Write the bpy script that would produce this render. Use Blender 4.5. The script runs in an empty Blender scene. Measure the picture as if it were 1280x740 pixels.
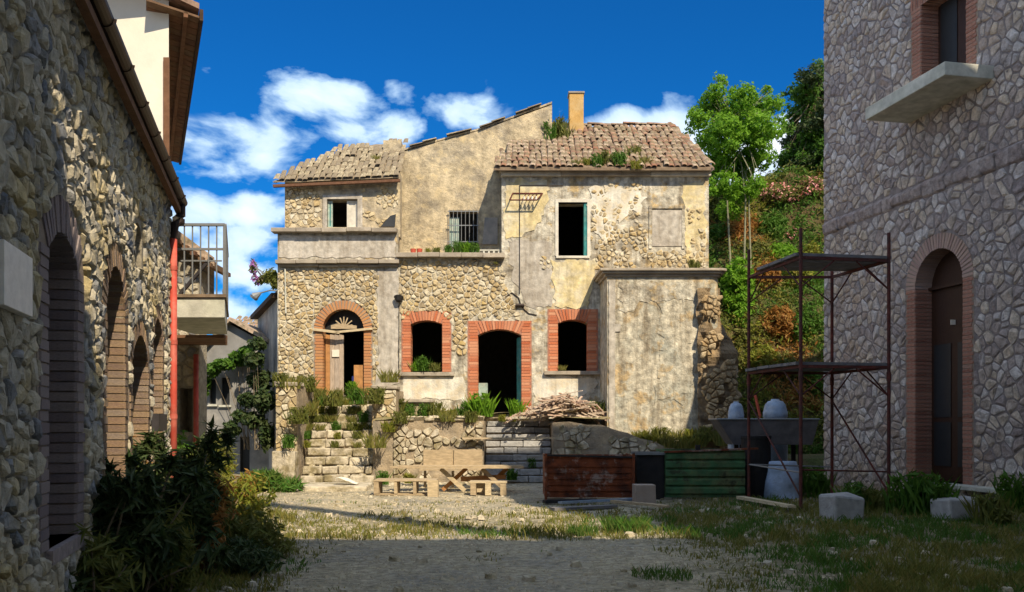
import bpy, bmesh, math, random
from mathutils import Vector, Matrix, noise
from mathutils.geometry import tessellate_polygon

random.seed(7)
R = random.Random(11)
scene = bpy.context.scene
COL = scene.collection

# ------------------------------------------------------------------ camera
FPX, HZ, EYE = 1100.0, 530.0, 1.5          # focal length, horizon line, eye height
cam_d = bpy.data.cameras.new('camera'); cam = bpy.data.objects.new('camera', cam_d); COL.objects.link(cam)
cam.location = (0, 0, EYE); cam.rotation_euler = (math.radians(90), 0, 0)
cam_d.sensor_width = 36; cam_d.lens = 36*FPX/1280; cam_d.shift_y = (HZ-370)/1280
cam_d.clip_start = .05; cam_d.clip_end = 3000
scene.camera = cam
def P(px, py, z):
    return Vector(((px-640)*z/FPX, z, EYE+(HZ-py)*z/FPX))

# ------------------------------------------------------------------ light
LD = Vector((-.5, 1, -1.08))               # direction the sunlight travels
sun_el = math.atan2(1.08, math.hypot(.5, 1)); sun_az = math.atan2(.5, -1)
sd = bpy.data.lights.new('sun', 'SUN'); so = bpy.data.objects.new('sun', sd); COL.objects.link(so)
sd.energy = 2.9; sd.angle = math.radians(.5); sd.color = (1, .85, .62)
so.rotation_euler = LD.to_track_quat('-Z', 'Y').to_euler()
vs = scene.view_settings
vs.view_transform = 'Standard'; vs.look = 'None'; vs.gamma = 1; vs.exposure = 1.15; vs.use_curve_mapping = False

w = bpy.data.worlds.new('World'); scene.world = w; w.use_nodes = True
def world():
    nt = w.node_tree; N = nt.nodes; L = nt.links; N.clear()
    out = N.new('ShaderNodeOutputWorld'); bg = N.new('ShaderNodeBackground'); L.new(bg.outputs[0], out.inputs[0])
    sky = N.new('ShaderNodeTexSky'); sky.sky_type = 'NISHITA'; sky.sun_disc = False
    sky.sun_elevation = sun_el; sky.sun_rotation = sun_az; sky.air_density = 1.0; sky.dust_density = .3; sky.ozone_density = 3.0
    tint = N.new('ShaderNodeMix'); tint.data_type = 'RGBA'; tint.blend_type = 'MULTIPLY'; tint.inputs[0].default_value = 1
    L.new(sky.outputs[0], tint.inputs[6]); tint.inputs[7].default_value = (.015, .185, .37, 1)
    tc = N.new('ShaderNodeTexCoord'); nrm = N.new('ShaderNodeVectorMath'); nrm.operation = 'NORMALIZE'
    L.new(tc.outputs['Generated'], nrm.inputs[0])
    st = N.new('ShaderNodeVectorMath'); st.operation = 'MULTIPLY'; st.inputs[1].default_value = (1, 1, 1.9)
    L.new(nrm.outputs[0], st.inputs[0])
    n1 = N.new('ShaderNodeTexNoise'); n1.inputs['Scale'].default_value = 9.0; n1.inputs['Detail'].default_value = 12
    n1.inputs['Roughness'].default_value = .55; n1.inputs['Distortion'].default_value = .35; L.new(st.outputs[0], n1.inputs['Vector'])
    def m(op, a, b=None, c=None, clamp=False):
        q = N.new('ShaderNodeMath'); q.operation = op; q.use_clamp = clamp
        for i, v in enumerate((a, b, c)):
            if v is None: continue
            if isinstance(v, (int, float)): q.inputs[i].default_value = v
            else: L.new(v, q.inputs[i])
        return q.outputs[0]
    acc = None
    # cloud banks: direction (from the photo's azimuth and height) and angular radius, strength
    banks = [(385,115,52,.75),(440,112,62,.95),(488,105,46,.9),(495,160,45,.8),(570,140,52,.6),(440,165,50,.5),(350,155,45,.45),
             (330,195,70,1.0),(270,205,60,.9),(395,200,40,.6),(262,86,30,.55),(250,262,60,.9),(310,305,55,1.1),(300,265,60,.9),
             (325,345,60,1.0),(235,175,35,.5),(780,160,50,.85),(840,150,45,.95),(865,178,50,.9),(960,185,55,.9),(990,165,40,.8),(790,103,26,.35),
             (620,190,45,.5),(300,390,60,.8),(700,170,50,.6),(920,215,60,.9)]
    for px, py, r, k in banks:
        d = Vector(((px-640)/FPX, 1, (HZ-py)/FPX)); sc = d.length; d.normalize()
        dd = N.new('ShaderNodeVectorMath'); dd.operation = 'SUBTRACT'; dd.inputs[1].default_value = (d.x, d.y, d.z*1.0); L.new(nrm.outputs[0], dd.inputs[0])
        ss = N.new('ShaderNodeVectorMath'); ss.operation = 'MULTIPLY'; ss.inputs[1].default_value = (1, 1, 1.7); L.new(dd.outputs[0], ss.inputs[0])
        ln = N.new('ShaderNodeVectorMath'); ln.operation = 'LENGTH'; L.new(ss.outputs[0], ln.inputs[0])
        e = m('MULTIPLY_ADD', ln.outputs['Value'], -k/(r/FPX/sc*1.55), k, True)
        acc = e if acc is None else m('MAXIMUM', acc, e)
    # heavier cloud added out of view to lift the fill light
    n2 = N.new('ShaderNodeTexNoise'); n2.inputs['Scale'].default_value = 2.2; n2.inputs['Detail'].default_value = 4; L.new(st.outputs[0], n2.inputs['Vector'])
    sep = N.new('ShaderNodeSeparateXYZ'); L.new(nrm.outputs[0], sep.inputs[0])
    off = m('GREATER_THAN', .72, sep.outputs['Y'])
    oth = m('MULTIPLY', m('MULTIPLY_ADD', n2.outputs['Fac'], 5, -1.85, True), m('MULTIPLY', off, .9))
    acc = m('MAXIMUM', acc, oth)
    dens = m('ADD', m('MULTIPLY', acc, 1.5), m('MULTIPLY_ADD', n1.outputs['Fac'], 3.6, -2.12))
    mask = m('MULTIPLY', m('MULTIPLY_ADD', dens, 2.2, -.35, True), m('GREATER_THAN', acc, .001))
    mask = m('MULTIPLY', mask, m('MULTIPLY', acc, 5, None, True))
    shade = N.new('ShaderNodeValToRGB')
    shade.color_ramp.elements[0].position = .15; shade.color_ramp.elements[0].color = (1.7, 2.6, 3.5, 1)
    shade.color_ramp.elements[1].position = .95; shade.color_ramp.elements[1].color = (3.9, 4.0, 4.3, 1)
    L.new(m('MULTIPLY', dens, .62), shade.inputs[0])
    mix = N.new('ShaderNodeMix'); mix.data_type = 'RGBA'; L.new(m('MULTIPLY', mask, .92), mix.inputs[0])
    L.new(tint.outputs[2], mix.inputs[6]); L.new(shade.outputs[0], mix.inputs[7])
    L.new(mix.outputs[2], bg.inputs[0]); bg.inputs[1].default_value = .15
world()

# ------------------------------------------------------------------ helpers
def link(o, parent=None, name=None):
    COL.objects.link(o)
    if parent is not None: o.parent = parent; o.matrix_parent_inverse = base_inv(parent)
    return o
def base_inv(p):
    return Matrix.Identity(4) if p.get('local') else PINV.get(p.name, Matrix.Identity(4))
PINV = {}
def thing(name, label, cat, loc=(0, 0, 0), group=None, local=False, rz=0):
    o = bpy.data.objects.new(name, None); COL.objects.link(o); o.location = loc; o.rotation_euler = (0, 0, rz)
    o.empty_display_size = .2; o['label'] = label; o['category'] = cat
    if group: o['group'] = group
    if local: o['local'] = 1
    else: PINV[o.name] = Matrix.Translation(-Vector(loc))
    return o
def tag(o, label=None, cat=None, group=None, kind=None):
    if label: o['label'] = label
    if cat: o['category'] = cat
    if group: o['group'] = group
    if kind: o['kind'] = kind
    return o
def copy_tree(o, loc=None, rz=None, sc=None, label=None):
    def rec(a, par):
        c = a.copy(); COL.objects.link(c)
        if par is not None: c.parent = par
        for ch in kids.get(a.name, []): rec(ch, c)
        return c
    kids = {}
    def col(a):
        kids[a.name] = list(a.children)
        for x in a.children: col(x)
    col(o)
    r = rec(o, None)
    if loc is not None: r.location = loc
    if rz is not None: r.rotation_euler.z = rz
    if sc is not None: r.scale = (sc, sc, sc) if not isinstance(sc, tuple) else sc
    if label: r['label'] = label
    return r

class MB:
    def __init__(s): s.v = []; s.f = []; s.r = []
    def poly(s, pts, rnd=0.0):
        b = len(s.v); s.v += [tuple(p) for p in pts]; s.f.append(tuple(range(b, b+len(pts)))); s.r += [rnd]*len(pts)
    def add(s, vs_, fs, rnd=0.0):
        b = len(s.v); s.v += [tuple(p) for p in vs_]; s.f += [tuple(b+i for i in f) for f in fs]; s.r += [rnd]*len(vs_)
    def box(s, c, size, M=None, rnd=0.0, jit=0.0, taper=1.0):
        hx, hy, hz = size[0]/2, size[1]/2, size[2]/2
        vs_ = []
        for z in (-1, 1):
            k = taper if z > 0 else 1
            for x, y in ((-1, -1), (1, -1), (1, 1), (-1, 1)):
                p = Vector((x*hx*k, y*hy*k, z*hz))
                if jit: p += Vector((R.uniform(-jit, jit), R.uniform(-jit, jit), R.uniform(-jit, jit)))
                if M is not None: p = M @ p
                vs_.append(p+Vector(c))
        s.add(vs_, [(3, 2, 1, 0), (4, 5, 6, 7), (0, 1, 5, 4), (1, 2, 6, 5), (2, 3, 7, 6), (3, 0, 4, 7)], rnd)
    def beam(s, a, b, w_, h_, rnd=0.0, up=Vector((0, 0, 1)), jit=0):
        a = Vector(a); b = Vector(b); d = (b-a); L_ = d.length; d.normalize()
        if abs(d.dot(up)) > .98: up = Vector((0, 1, 0))
        x = d.cross(up).normalized(); z = x.cross(d).normalized()
        M = Matrix((x, d, z)).transposed()
        s.box((a+b)/2, (w_, L_, h_), M, rnd, jit)
    def tube(s, a, b, r, n=8, r2=None, rnd=0.0, cap=True):
        a = Vector(a); b = Vector(b); r2 = r if r2 is None else r2
        d = (b-a).normalized(); up = Vector((0, 0, 1)) if abs(d.z) < .95 else Vector((1, 0, 0))
        x = d.cross(up).normalized(); y = x.cross(d)
        vs_ = []
        for p, rr in ((a, r), (b, r2)):
            for i in range(n):
                t = 2*math.pi*i/n; vs_.append(p+x*math.cos(t)*rr+y*math.sin(t)*rr)
        fs = [(i, (i+1) % n, n+(i+1) % n, n+i) for i in range(n)]
        if cap: fs += [tuple(range(n-1, -1, -1)), tuple(range(n, 2*n))]
        s.add(vs_, fs, rnd)
    def pipe(s, pts, r, n=8):
        for a, b in zip(pts, pts[1:]): s.tube(a, b, r, n)
    def prism(s, poly, a, b, rnd=0.0):
        """poly: list of points; extruded by vector from offset a to offset b"""
        n = len(poly); vs_ = [Vector(p)+Vector(a) for p in poly]+[Vector(p)+Vector(b) for p in poly]
        s.add(vs_, [tuple(range(n)), tuple(range(2*n-1, n-1, -1))]+[(i, i+n, (i+1) % n+n, (i+1) % n) for i in range(n)], rnd)
    def mesh(s, name, mat=None, smooth=False, recalc=False):
        me = bpy.data.meshes.new(name); me.from_pydata(s.v, [], s.f)
        at = me.attributes.new('rnd', 'FLOAT', 'POINT'); at.data.foreach_set('value', s.r)
        if mat: me.materials.append(mat)
        if recalc:
            bm = bmesh.new(); bm.from_mesh(me); bmesh.ops.recalc_face_normals(bm, faces=bm.faces); bm.to_mesh(me); bm.free()
        if smooth: me.polygons.foreach_set('use_smooth', [True]*len(me.polygons))
        me.update(); return me
    def build(s, name, mat, parent=None, smooth=False, recalc=False, bevel=0):
        o = bpy.data.objects.new(name, s.mesh(name, mat, smooth, recalc)); link(o, parent)
        if bevel:
            m = o.modifiers.new('bevel', 'BEVEL'); m.width = bevel; m.segments = 2; m.limit_method = 'ANGLE'
        return o
def inst(name, me, parent, loc, M=None, sc=(1, 1, 1)):
    o = bpy.data.objects.new(name, me); COL.objects.link(o)
    W = Matrix.Translation(loc) @ (M.to_4x4() if M is not None else Matrix.Identity(4)) @ Matrix.Diagonal((*sc, 1))
    if parent is not None:
        o.parent = parent
        o.matrix_parent_inverse = base_inv(parent)
    o.matrix_basis = W
    return o

# ------------------------------------------------------------------ materials
def mat(name, cols, rough=.9, nscale=6, bump=.3, bscale=30, dist=.02, mott=.35, big=None, bigscale=1.2, bigamt=.5, spec=.25, metal=0, stretch=None, bigramp=(.45,.6), trans=0, third=None, streak=0, soil=None):
    """cols: colours picked per piece (attribute rnd + object random); mott: noise mottling; big: colour laid over in large patches"""
    m = bpy.data.materials.new(name); m.use_nodes = True; nt = m.node_tree; N = nt.nodes; L = nt.links
    b = N['Principled BSDF']; b.inputs['Roughness'].default_value = rough; b.inputs['Metallic'].default_value = metal
    b.inputs['Specular IOR Level'].default_value = spec
    tc = N.new('ShaderNodeTexCoord'); vec = tc.outputs['Object']
    if stretch:
        mp = N.new('ShaderNodeMapping'); mp.inputs['Scale'].default_value = stretch; L.new(vec, mp.inputs[0]); vec = mp.outputs[0]
    at = N.new('ShaderNodeAttribute'); at.attribute_name = 'rnd'; oi = N.new('ShaderNodeObjectInfo')
    ad = N.new('ShaderNodeMath'); ad.operation = 'ADD'; L.new(at.outputs['Fac'], ad.inputs[0]); L.new(oi.outputs['Random'], ad.inputs[1])
    fr = N.new('ShaderNodeMath'); fr.operation = 'FRACT'; L.new(ad.outputs[0], fr.inputs[0])
    rp = N.new('ShaderNodeValToRGB'); cr = rp.color_ramp
    n = len(cols)
    for i in range(n):
        e = cr.elements[i] if i < 2 else cr.elements.new(.5)
        e.position = i/(n-1) if n > 1 else i
        e.color = (*cols[i], 1)
    if n == 1: cr.elements[1].color = (*cols[0], 1)
    L.new(fr.outputs[0], rp.inputs[0]); col = rp.outputs[0]
    def nz(sc_, det, rg=.6):
        q = N.new('ShaderNodeTexNoise'); q.inputs['Scale'].default_value = sc_; q.inputs['Detail'].default_value = det; q.inputs['Roughness'].default_value = rg
        L.new(vec, q.inputs['Vector']); return q.outputs['Fac']
    def layer(col, color, sc_, lo, hi, amt, det=7):
        rr = N.new('ShaderNodeValToRGB'); rr.color_ramp.elements[0].position = lo; rr.color_ramp.elements[1].position = hi
        L.new(nz(sc_, det, .65), rr.inputs[0])
        mm = N.new('ShaderNodeMath'); mm.operation = 'MULTIPLY'; mm.inputs[1].default_value = amt; L.new(rr.outputs[0], mm.inputs[0])
        mx = N.new('ShaderNodeMix'); mx.data_type = 'RGBA'; L.new(mm.outputs[0], mx.inputs[0]); L.new(col, mx.inputs[6]); mx.inputs[7].default_value = (*color, 1)
        return mx.outputs[2]
    if big: col = layer(col, big, bigscale, bigramp[0], bigramp[1], bigamt)
    if third: col = layer(col, third[0], third[1], third[2], third[3], third[4])
    if soil:
        sa = N.new('ShaderNodeAttribute'); sa.attribute_name = 'soil'
        mm = N.new('ShaderNodeMath'); mm.operation = 'MULTIPLY_ADD'; mm.inputs[1].default_value = 3.2; mm.inputs[2].default_value = -1.6; L.new(nz(3.5, 9, .7), mm.inputs[0])
        m2 = N.new('ShaderNodeMath'); m2.operation = 'MULTIPLY_ADD'; m2.inputs[1].default_value = 1.7; m2.use_clamp = True; L.new(sa.outputs['Fac'], m2.inputs[0]); L.new(mm.outputs[0], m2.inputs[2])
        mx = N.new('ShaderNodeMix'); mx.data_type = 'RGBA'; L.new(m2.outputs[0], mx.inputs[0]); L.new(col, mx.inputs[6]); mx.inputs[7].default_value = (*soil, 1); col = mx.outputs[2]
    if streak:
        mp2 = N.new('ShaderNodeMapping'); mp2.inputs['Scale'].default_value = (3.2, 3.2, .38); L.new(tc.outputs['Object'], mp2.inputs[0])
        q = N.new('ShaderNodeTexNoise'); q.inputs['Scale'].default_value = 1.6; q.inputs['Detail'].default_value = 9; q.inputs['Roughness'].default_value = .7; L.new(mp2.outputs[0], q.inputs['Vector'])
        rr = N.new('ShaderNodeValToRGB'); rr.color_ramp.elements[0].position = .46; rr.color_ramp.elements[1].position = .68; L.new(q.outputs['Fac'], rr.inputs[0])
        mm = N.new('ShaderNodeMath'); mm.operation = 'MULTIPLY'; mm.inputs[1].default_value = streak; L.new(rr.outputs[0], mm.inputs[0])
        mx = N.new('ShaderNodeMix'); mx.data_type = 'RGBA'; L.new(mm.outputs[0], mx.inputs[0]); L.new(col, mx.inputs[6]); mx.inputs[7].default_value = (.20, .155, .10, 1); col = mx.outputs[2]
    if mott:
        mr = N.new('ShaderNodeMapRange'); mr.inputs['From Min'].default_value = .25; mr.inputs['From Max'].default_value = .75
        mr.inputs['To Min'].default_value = 1-mott; mr.inputs['To Max'].default_value = 1+mott*.7; L.new(nz(nscale, 8), mr.inputs[0])
        mx = N.new('ShaderNodeMix'); mx.data_type = 'RGBA'; mx.blend_type = 'MULTIPLY'; mx.inputs[0].default_value = 1
        L.new(col, mx.inputs[6]); L.new(mr.outputs[0], mx.inputs[7]); col = mx.outputs[2]
    L.new(col, b.inputs['Base Color'])
    if bump:
        bp = N.new('ShaderNodeBump'); bp.inputs['Strength'].default_value = bump; bp.inputs['Distance'].default_value = dist
        L.new(nz(bscale, 8, .7), bp.inputs['Height']); L.new(bp.outputs[0], b.inputs['Normal'])
    if trans:
        tr = N.new('ShaderNodeBsdfTranslucent'); L.new(col, tr.inputs[0]); ms = N.new('ShaderNodeMixShader'); ms.inputs[0].default_value = trans
        L.new(b.outputs[0], ms.inputs[1]); L.new(tr.outputs[0], ms.inputs[2]); L.new(ms.outputs[0], N['Material Output'].inputs[0])
    return m

M_ = {}
M_['lstone'] = mat('left_rubble', [(.17,.18,.20),(.30,.30,.30),(.48,.44,.36),(.22,.23,.25),(.37,.37,.37),(.52,.46,.34)], bump=.8, bscale=26, dist=.03, mott=.4, nscale=14, big=(.52,.38,.10), bigscale=1.6, bigamt=.5, bigramp=(.48,.64))  # yellow patches carry a sunlit tint, blue-grey stones a shade tone
M_['lmortar'] = mat('left_mortar', [(.34,.30,.23)], bump=1, bscale=30, dist=.03, mott=.5, nscale=12)
M_['rstone'] = mat('right_rubble', [(.34,.28,.27),(.60,.54,.51),(.70,.64,.60),(.40,.33,.31),(.78,.73,.67),(.50,.37,.28),(.62,.56,.52),(.66,.55,.44)], bump=1, bscale=22, dist=.04, mott=.5, nscale=10, big=(.44,.28,.16), bigscale=.7, bigamt=.45, bigramp=(.56,.68))
M_['course'] = mat('rough_string_course', [(.54,.46,.43),(.46,.38,.36)], bump=1, bscale=14, dist=.08, mott=.6, nscale=8, big=(.30,.22,.20), bigscale=3, bigamt=.55)
M_['rmortar'] = mat('right_mortar', [(.27,.23,.22)], bump=1, bscale=26, dist=.03, mott=.45, nscale=7)
M_['cstone'] = mat('facade_rubble', [(.34,.27,.17),(.56,.49,.35),(.66,.60,.47),(.46,.34,.17),(.52,.46,.34),(.28,.23,.16),(.60,.50,.32)], bump=.9, bscale=22, dist=.03, mott=.45, nscale=12, big=(.55,.38,.05), bigscale=1.6, bigamt=.4, bigramp=(.58,.72))
M_['plaster'] = mat('old_plaster', [(.62,.58,.48)], bump=1, bscale=9, dist=.05, mott=.68, nscale=6.5, big=(.34,.30,.24), bigscale=1.3, bigamt=.85, bigramp=(.47,.60), third=((.60,.42,.17), 2.6, .55, .64, .65), streak=.85)
M_['plaster_up'] = mat('upper_plaster', [(.58,.48,.32)], bump=1, bscale=14, dist=.04, mott=.5, nscale=6, big=(.32,.28,.22), bigscale=1.3, bigamt=.7, bigramp=(.46,.6), third=((.56,.43,.22), 3, .55, .66, .5), streak=.35)
M_['plaster_white'] = mat('lime_plaster', [(.76,.73,.64)], bump=.7, bscale=14, dist=.03, mott=.35, nscale=7, big=(.55,.45,.30), bigscale=3.5, bigamt=.7, streak=.35)
M_['plaster_yellow'] = mat('yellow_plaster', [(.66,.55,.30)], bump=.6, bscale=14, dist=.03, mott=.4, nscale=6, big=(.62,.57,.45), bigscale=2, bigamt=.7, streak=.4)
M_['plaster_grey'] = mat('grey_plaster', [(.52,.48,.42)], bump=.6, bscale=12, dist=.03, mott=.4, nscale=6, big=(.35,.31,.26), bigscale=1.9, bigamt=.7, streak=.5)
M_['annex'] = mat('annex_render', [(.58,.53,.42)], bump=1, bscale=8, dist=.05, mott=.62, nscale=6, big=(.42,.42,.36), bigscale=1.0, bigamt=.85, bigramp=(.46,.58), third=((.54,.36,.15), 2.0, .54, .64, .7), streak=.85)
M_['cornice'] = mat('stone_cornice', [(.36,.31,.25),(.46,.40,.32)], bump=.8, bscale=14, mott=.45, nscale=6, big=(.18,.15,.12), bigscale=3, bigamt=.6)
M_['bricko'] = mat('orange_brick', [(.54,.16,.07),(.64,.26,.14),(.46,.13,.06),(.60,.20,.10),(.66,.32,.19)], bump=.7, bscale=40, dist=.02, mott=.35, nscale=12, big=(.55,.38,.26), bigscale=3.5, bigamt=.35, bigramp=(.56,.7))
M_['brickold'] = mat('worn_brick', [(.52,.25,.09),(.45,.20,.09),(.58,.34,.16),(.48,.27,.13)], bump=.6, bscale=50, dist=.01, mott=.3, nscale=18)
M_['brickl'] = mat('pale_brick', [(.34,.22,.16),(.44,.31,.21),(.28,.19,.15),(.48,.33,.20),(.38,.30,.25)], bump=.9, bscale=35, dist=.02, mott=.45, nscale=12, big=(.44,.31,.10), bigscale=2, bigamt=.4)
M_['brickg'] = mat('shade_brick', [(.21,.17,.18),(.27,.22,.22),(.18,.15,.16),(.30,.25,.24)], bump=.7, bscale=40, dist=.015, mott=.35, nscale=14)  # brick of the shaded window, its shade put into the grey colour
M_['brickr'] = mat('red_brick', [(.38,.16,.11),(.46,.22,.15),(.42,.26,.20),(.30,.12,.08)], bump=.7, bscale=40, dist=.02, mott=.4, nscale=12, big=(.42,.34,.29), bigscale=3, bigamt=.5)
M_['brickp'] = mat('pinkish_brick', [(.36,.24,.21),(.42,.29,.25),(.33,.21,.19),(.45,.31,.25)], bump=.6, bscale=50, dist=.01, mott=.3, nscale=18)
M_['bmortar'] = mat('brick_mortar', [(.30,.24,.19)], bump=.8, bscale=50, mott=.3)
M_['bmortaro'] = mat('pink_mortar', [(.40,.19,.13)], bump=.8, bscale=50, mott=.3)
M_['tile'] = mat('roof_tile', [(.30,.14,.09),(.42,.26,.18),(.20,.11,.08),(.48,.37,.28),(.13,.09,.07),(.38,.18,.11),(.34,.25,.18)], bump=.6, bscale=30, mott=.55, nscale=9, big=(.17,.14,.08), bigscale=1.8, bigamt=.8, bigramp=(.49,.58))
M_['tileold'] = mat('lichened_roof_tile', [(.42,.34,.22),(.5,.42,.29),(.30,.23,.15),(.46,.34,.2),(.24,.19,.14)], bump=.8, bscale=25, mott=.55, nscale=7, big=(.24,.20,.13), bigscale=2.5, bigamt=.8, bigramp=(.45,.58))
M_['roofbase'] = mat('roof_bed', [(.22,.16,.11)], mott=.5)
M_['darkwood'] = mat('dark_wood', [(.05,.032,.022),(.075,.045,.03)], bump=.5, bscale=20, mott=.4, nscale=10, stretch=(1,1,1))
M_['eaveboard'] = mat('brown_board', [(.13,.065,.04),(.18,.09,.05),(.10,.05,.032),(.16,.1,.06)], bump=.4, bscale=25, mott=.35, nscale=9)
M_['wood'] = mat('weathered_wood', [(.56,.46,.30),(.46,.36,.23),(.64,.54,.37),(.40,.31,.20)], bump=.5, bscale=16, mott=.35, nscale=7, stretch=(1,4,4))
M_['woodo'] = mat('orange_wood', [(.48,.24,.09),(.4,.2,.08)], bump=.4, bscale=16, mott=.35, nscale=7)
M_['woodr'] = mat('rotten_wood', [(.45,.34,.25),(.58,.48,.38),(.33,.22,.16),(.50,.34,.26)], bump=.5, bscale=30, mott=.4, nscale=9)
M_['woodgrey'] = mat('grey_door_wood', [(.38,.32,.27),(.44,.35,.27)], bump=.5, bscale=16, mott=.35, nscale=6, stretch=(6,6,1))
M_['doorbrown'] = mat('brown_door', [(.045,.02,.012)], bump=.3, bscale=16, mott=.3, nscale=6, stretch=(6,6,1), rough=.5)
M_['teal'] = mat('teal_paint', [(.05,.26,.25)], bump=.3, bscale=20, mott=.4, nscale=8, big=(.16,.24,.2), bigscale=5, bigamt=.5, rough=.6)
M_['paleteal'] = mat('faded_teal_paint', [(.30,.40,.36)], bump=.3, bscale=20, mott=.35, nscale=8, big=(.5,.5,.42), bigscale=6, bigamt=.6, rough=.6)
M_['whitepaint'] = mat('white_paint', [(.62,.58,.50)], bump=.3, bscale=20, mott=.25, nscale=6)
M_['white'] = mat('white_render', [(.72,.68,.58)], bump=.2, bscale=12, mott=.12, nscale=2)
M_['plaque'] = mat('marble_plaque', [(.82,.78,.72)], bump=.2, bscale=30, mott=.15, nscale=14, rough=.5)
M_['concrete'] = mat('concrete', [(.56,.55,.48)], bump=.4, bscale=30, mott=.3, nscale=5, big=(.38,.39,.31), bigscale=2, bigamt=.5)
M_['concblock'] = mat('concrete_block', [(.40,.39,.38)], bump=.7, bscale=40, mott=.3, nscale=9)
M_['copper'] = mat('dark_gutter', [(.035,.024,.02)], rough=.45, metal=.3, mott=.3, bump=.1)
M_['redpipe'] = mat('red_pipe', [(.50,.075,.05)], rough=.6, mott=.35, nscale=5, bump=.1, spec=.3, big=(.55,.2,.15), bigscale=3, bigamt=.5)
M_['iron'] = mat('dark_iron', [(.06,.055,.06)], rough=.6, metal=.5, mott=.3, bump=.1)
M_['galv'] = mat('grey_rail_paint', [(.23,.24,.25)], rough=.5, metal=.3, mott=.2, bump=.1)
M_['rustpole'] = mat('rusty_red_steel', [(.13,.032,.024),(.10,.03,.025)], rough=.7, mott=.5, nscale=12, big=(.05,.03,.028), bigscale=4, bigamt=.7, bump=.3)
M_['rust'] = mat('rust_sheet', [(.20,.055,.022)], rough=.85, mott=.6, nscale=5, big=(.42,.33,.28), bigscale=3.2, bigamt=.85, bigramp=(.53,.62), third=((.05,.022,.016), 3, .5, .62, .8), bump=.4, bscale=30)
M_['greenmetal'] = mat('green_skip_paint', [(.055,.14,.06)], rough=.7, mott=.5, nscale=5, big=(.17,.15,.07), bigscale=2, bigamt=.6, third=((.03,.03,.02), 4, .56, .64, .7), bump=.3)
M_['darkmetal'] = mat('dark_skip_metal', [(.022,.02,.02)], rough=.7, mott=.4, bump=.3)
M_['greyplastic'] = mat('grey_mortar_tub', [(.14,.13,.135)], rough=.7, mott=.4, nscale=5, bump=.2)
M_['bluewhite'] = mat('pale_blue_plastic', [(.27,.36,.50)], rough=.5, mott=.35, nscale=7, bump=.1, spec=.4, big=(.5,.5,.5), bigscale=3, bigamt=.4)
M_['bluebag'] = mat('blue_white_sacking', [(.34,.46,.66),(.5,.58,.7)], rough=.6, mott=.3, nscale=8, bump=.5, bscale=14, dist=.05)
M_['plank'] = mat('scaffold_plank', [(.20,.19,.19),(.16,.155,.16)], bump=.4, bscale=20, mott=.4, nscale=6)
M_['cardboard'] = mat('pale_carton', [(.36,.29,.24)], mott=.2, bump=.2)
M_['dark'] = mat('shade_dark_room', [(.10,.085,.07)], mott=.4, bump=.3)  # gloom of the enclosed rooms put into a dark base colour
M_['ground'] = mat('dry_gravel', [(.46,.40,.28)], bump=1, bscale=24, dist=.035, mott=.6, nscale=11, big=(.27,.26,.23), bigscale=.8, bigamt=.6, bigramp=(.46,.6), third=((.54,.46,.29), 2.2, .54, .62, .5), soil=(.20,.175,.10))
M_['earth'] = mat('earth_bank', [(.33,.27,.15)], bump=1, bscale=7, dist=.08, mott=.5, nscale=3, big=(.16,.17,.05), bigscale=1.4, bigamt=.7)
M_['hill'] = mat('hill_rock_earth', [(.17,.12,.055)], bump=1, bscale=4, dist=.2, mott=.6, nscale=2, big=(.06,.09,.02), bigscale=1, bigamt=.8, bigramp=(.42,.55))
M_['pebble'] = mat('pebble', [(.38,.32,.23),(.50,.43,.32),(.28,.24,.18),(.44,.37,.24)], mott=.3, bump=.3)
M_['step'] = mat('step_stone', [(.46,.40,.28),(.60,.53,.40),(.40,.34,.24),(.52,.46,.36)], bump=.9, bscale=16, dist=.03, mott=.5, nscale=8, big=(.20,.16,.07), bigscale=2.2, bigamt=.8, bigramp=(.47,.6))
M_['greystep'] = mat('grey_step_stone', [(.34,.33,.32),(.42,.41,.39),(.27,.27,.27)], bump=.9, bscale=16, dist=.03, mott=.4, nscale=8)
M_['podium'] = mat('podium_wall', [(.40,.32,.22)], bump=1, bscale=8, dist=.05, mott=.45, nscale=4, big=(.28,.24,.19), bigscale=1.6, bigamt=.7)
M_['bstone'] = mat('brown_rubble', [(.36,.27,.16),(.48,.38,.24),(.25,.18,.12),(.42,.29,.15)], bump=1, bscale=20, dist=.04, mott=.5, nscale=9)
M_['butt'] = mat('crumbling_masonry', [(.34,.25,.15)], bump=1, bscale=6, dist=.1, mott=.65, nscale=5, big=(.20,.15,.10), bigscale=2.5, bigamt=.8, third=((.5,.32,.14), 3, .55, .65, .6))
M_['greyhouse'] = mat('grey_house_render', [(.25,.245,.24)], bump=.5, bscale=8, mott=.35, nscale=2, big=(.38,.34,.29), bigscale=.5, bigamt=.8)
M_['chimney'] = mat('ochre_chimney', [(.55,.34,.12)], bump=.5, bscale=14, mott=.3, nscale=5, big=(.4,.3,.16), bigscale=2.5, bigamt=.6)
M_['glass'] = mat('dark_glass', [(.02,.022,.025)], rough=.5, mott=.2, bump=.0, spec=.35)  # near-black, rough, low specular
M_['navy'] = mat('navy_cloth', [(.02,.03,.16)], mott=.2)
M_['fadedred'] = mat('faded_red_pot', [(.50,.10,.06)], mott=.3)
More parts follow.
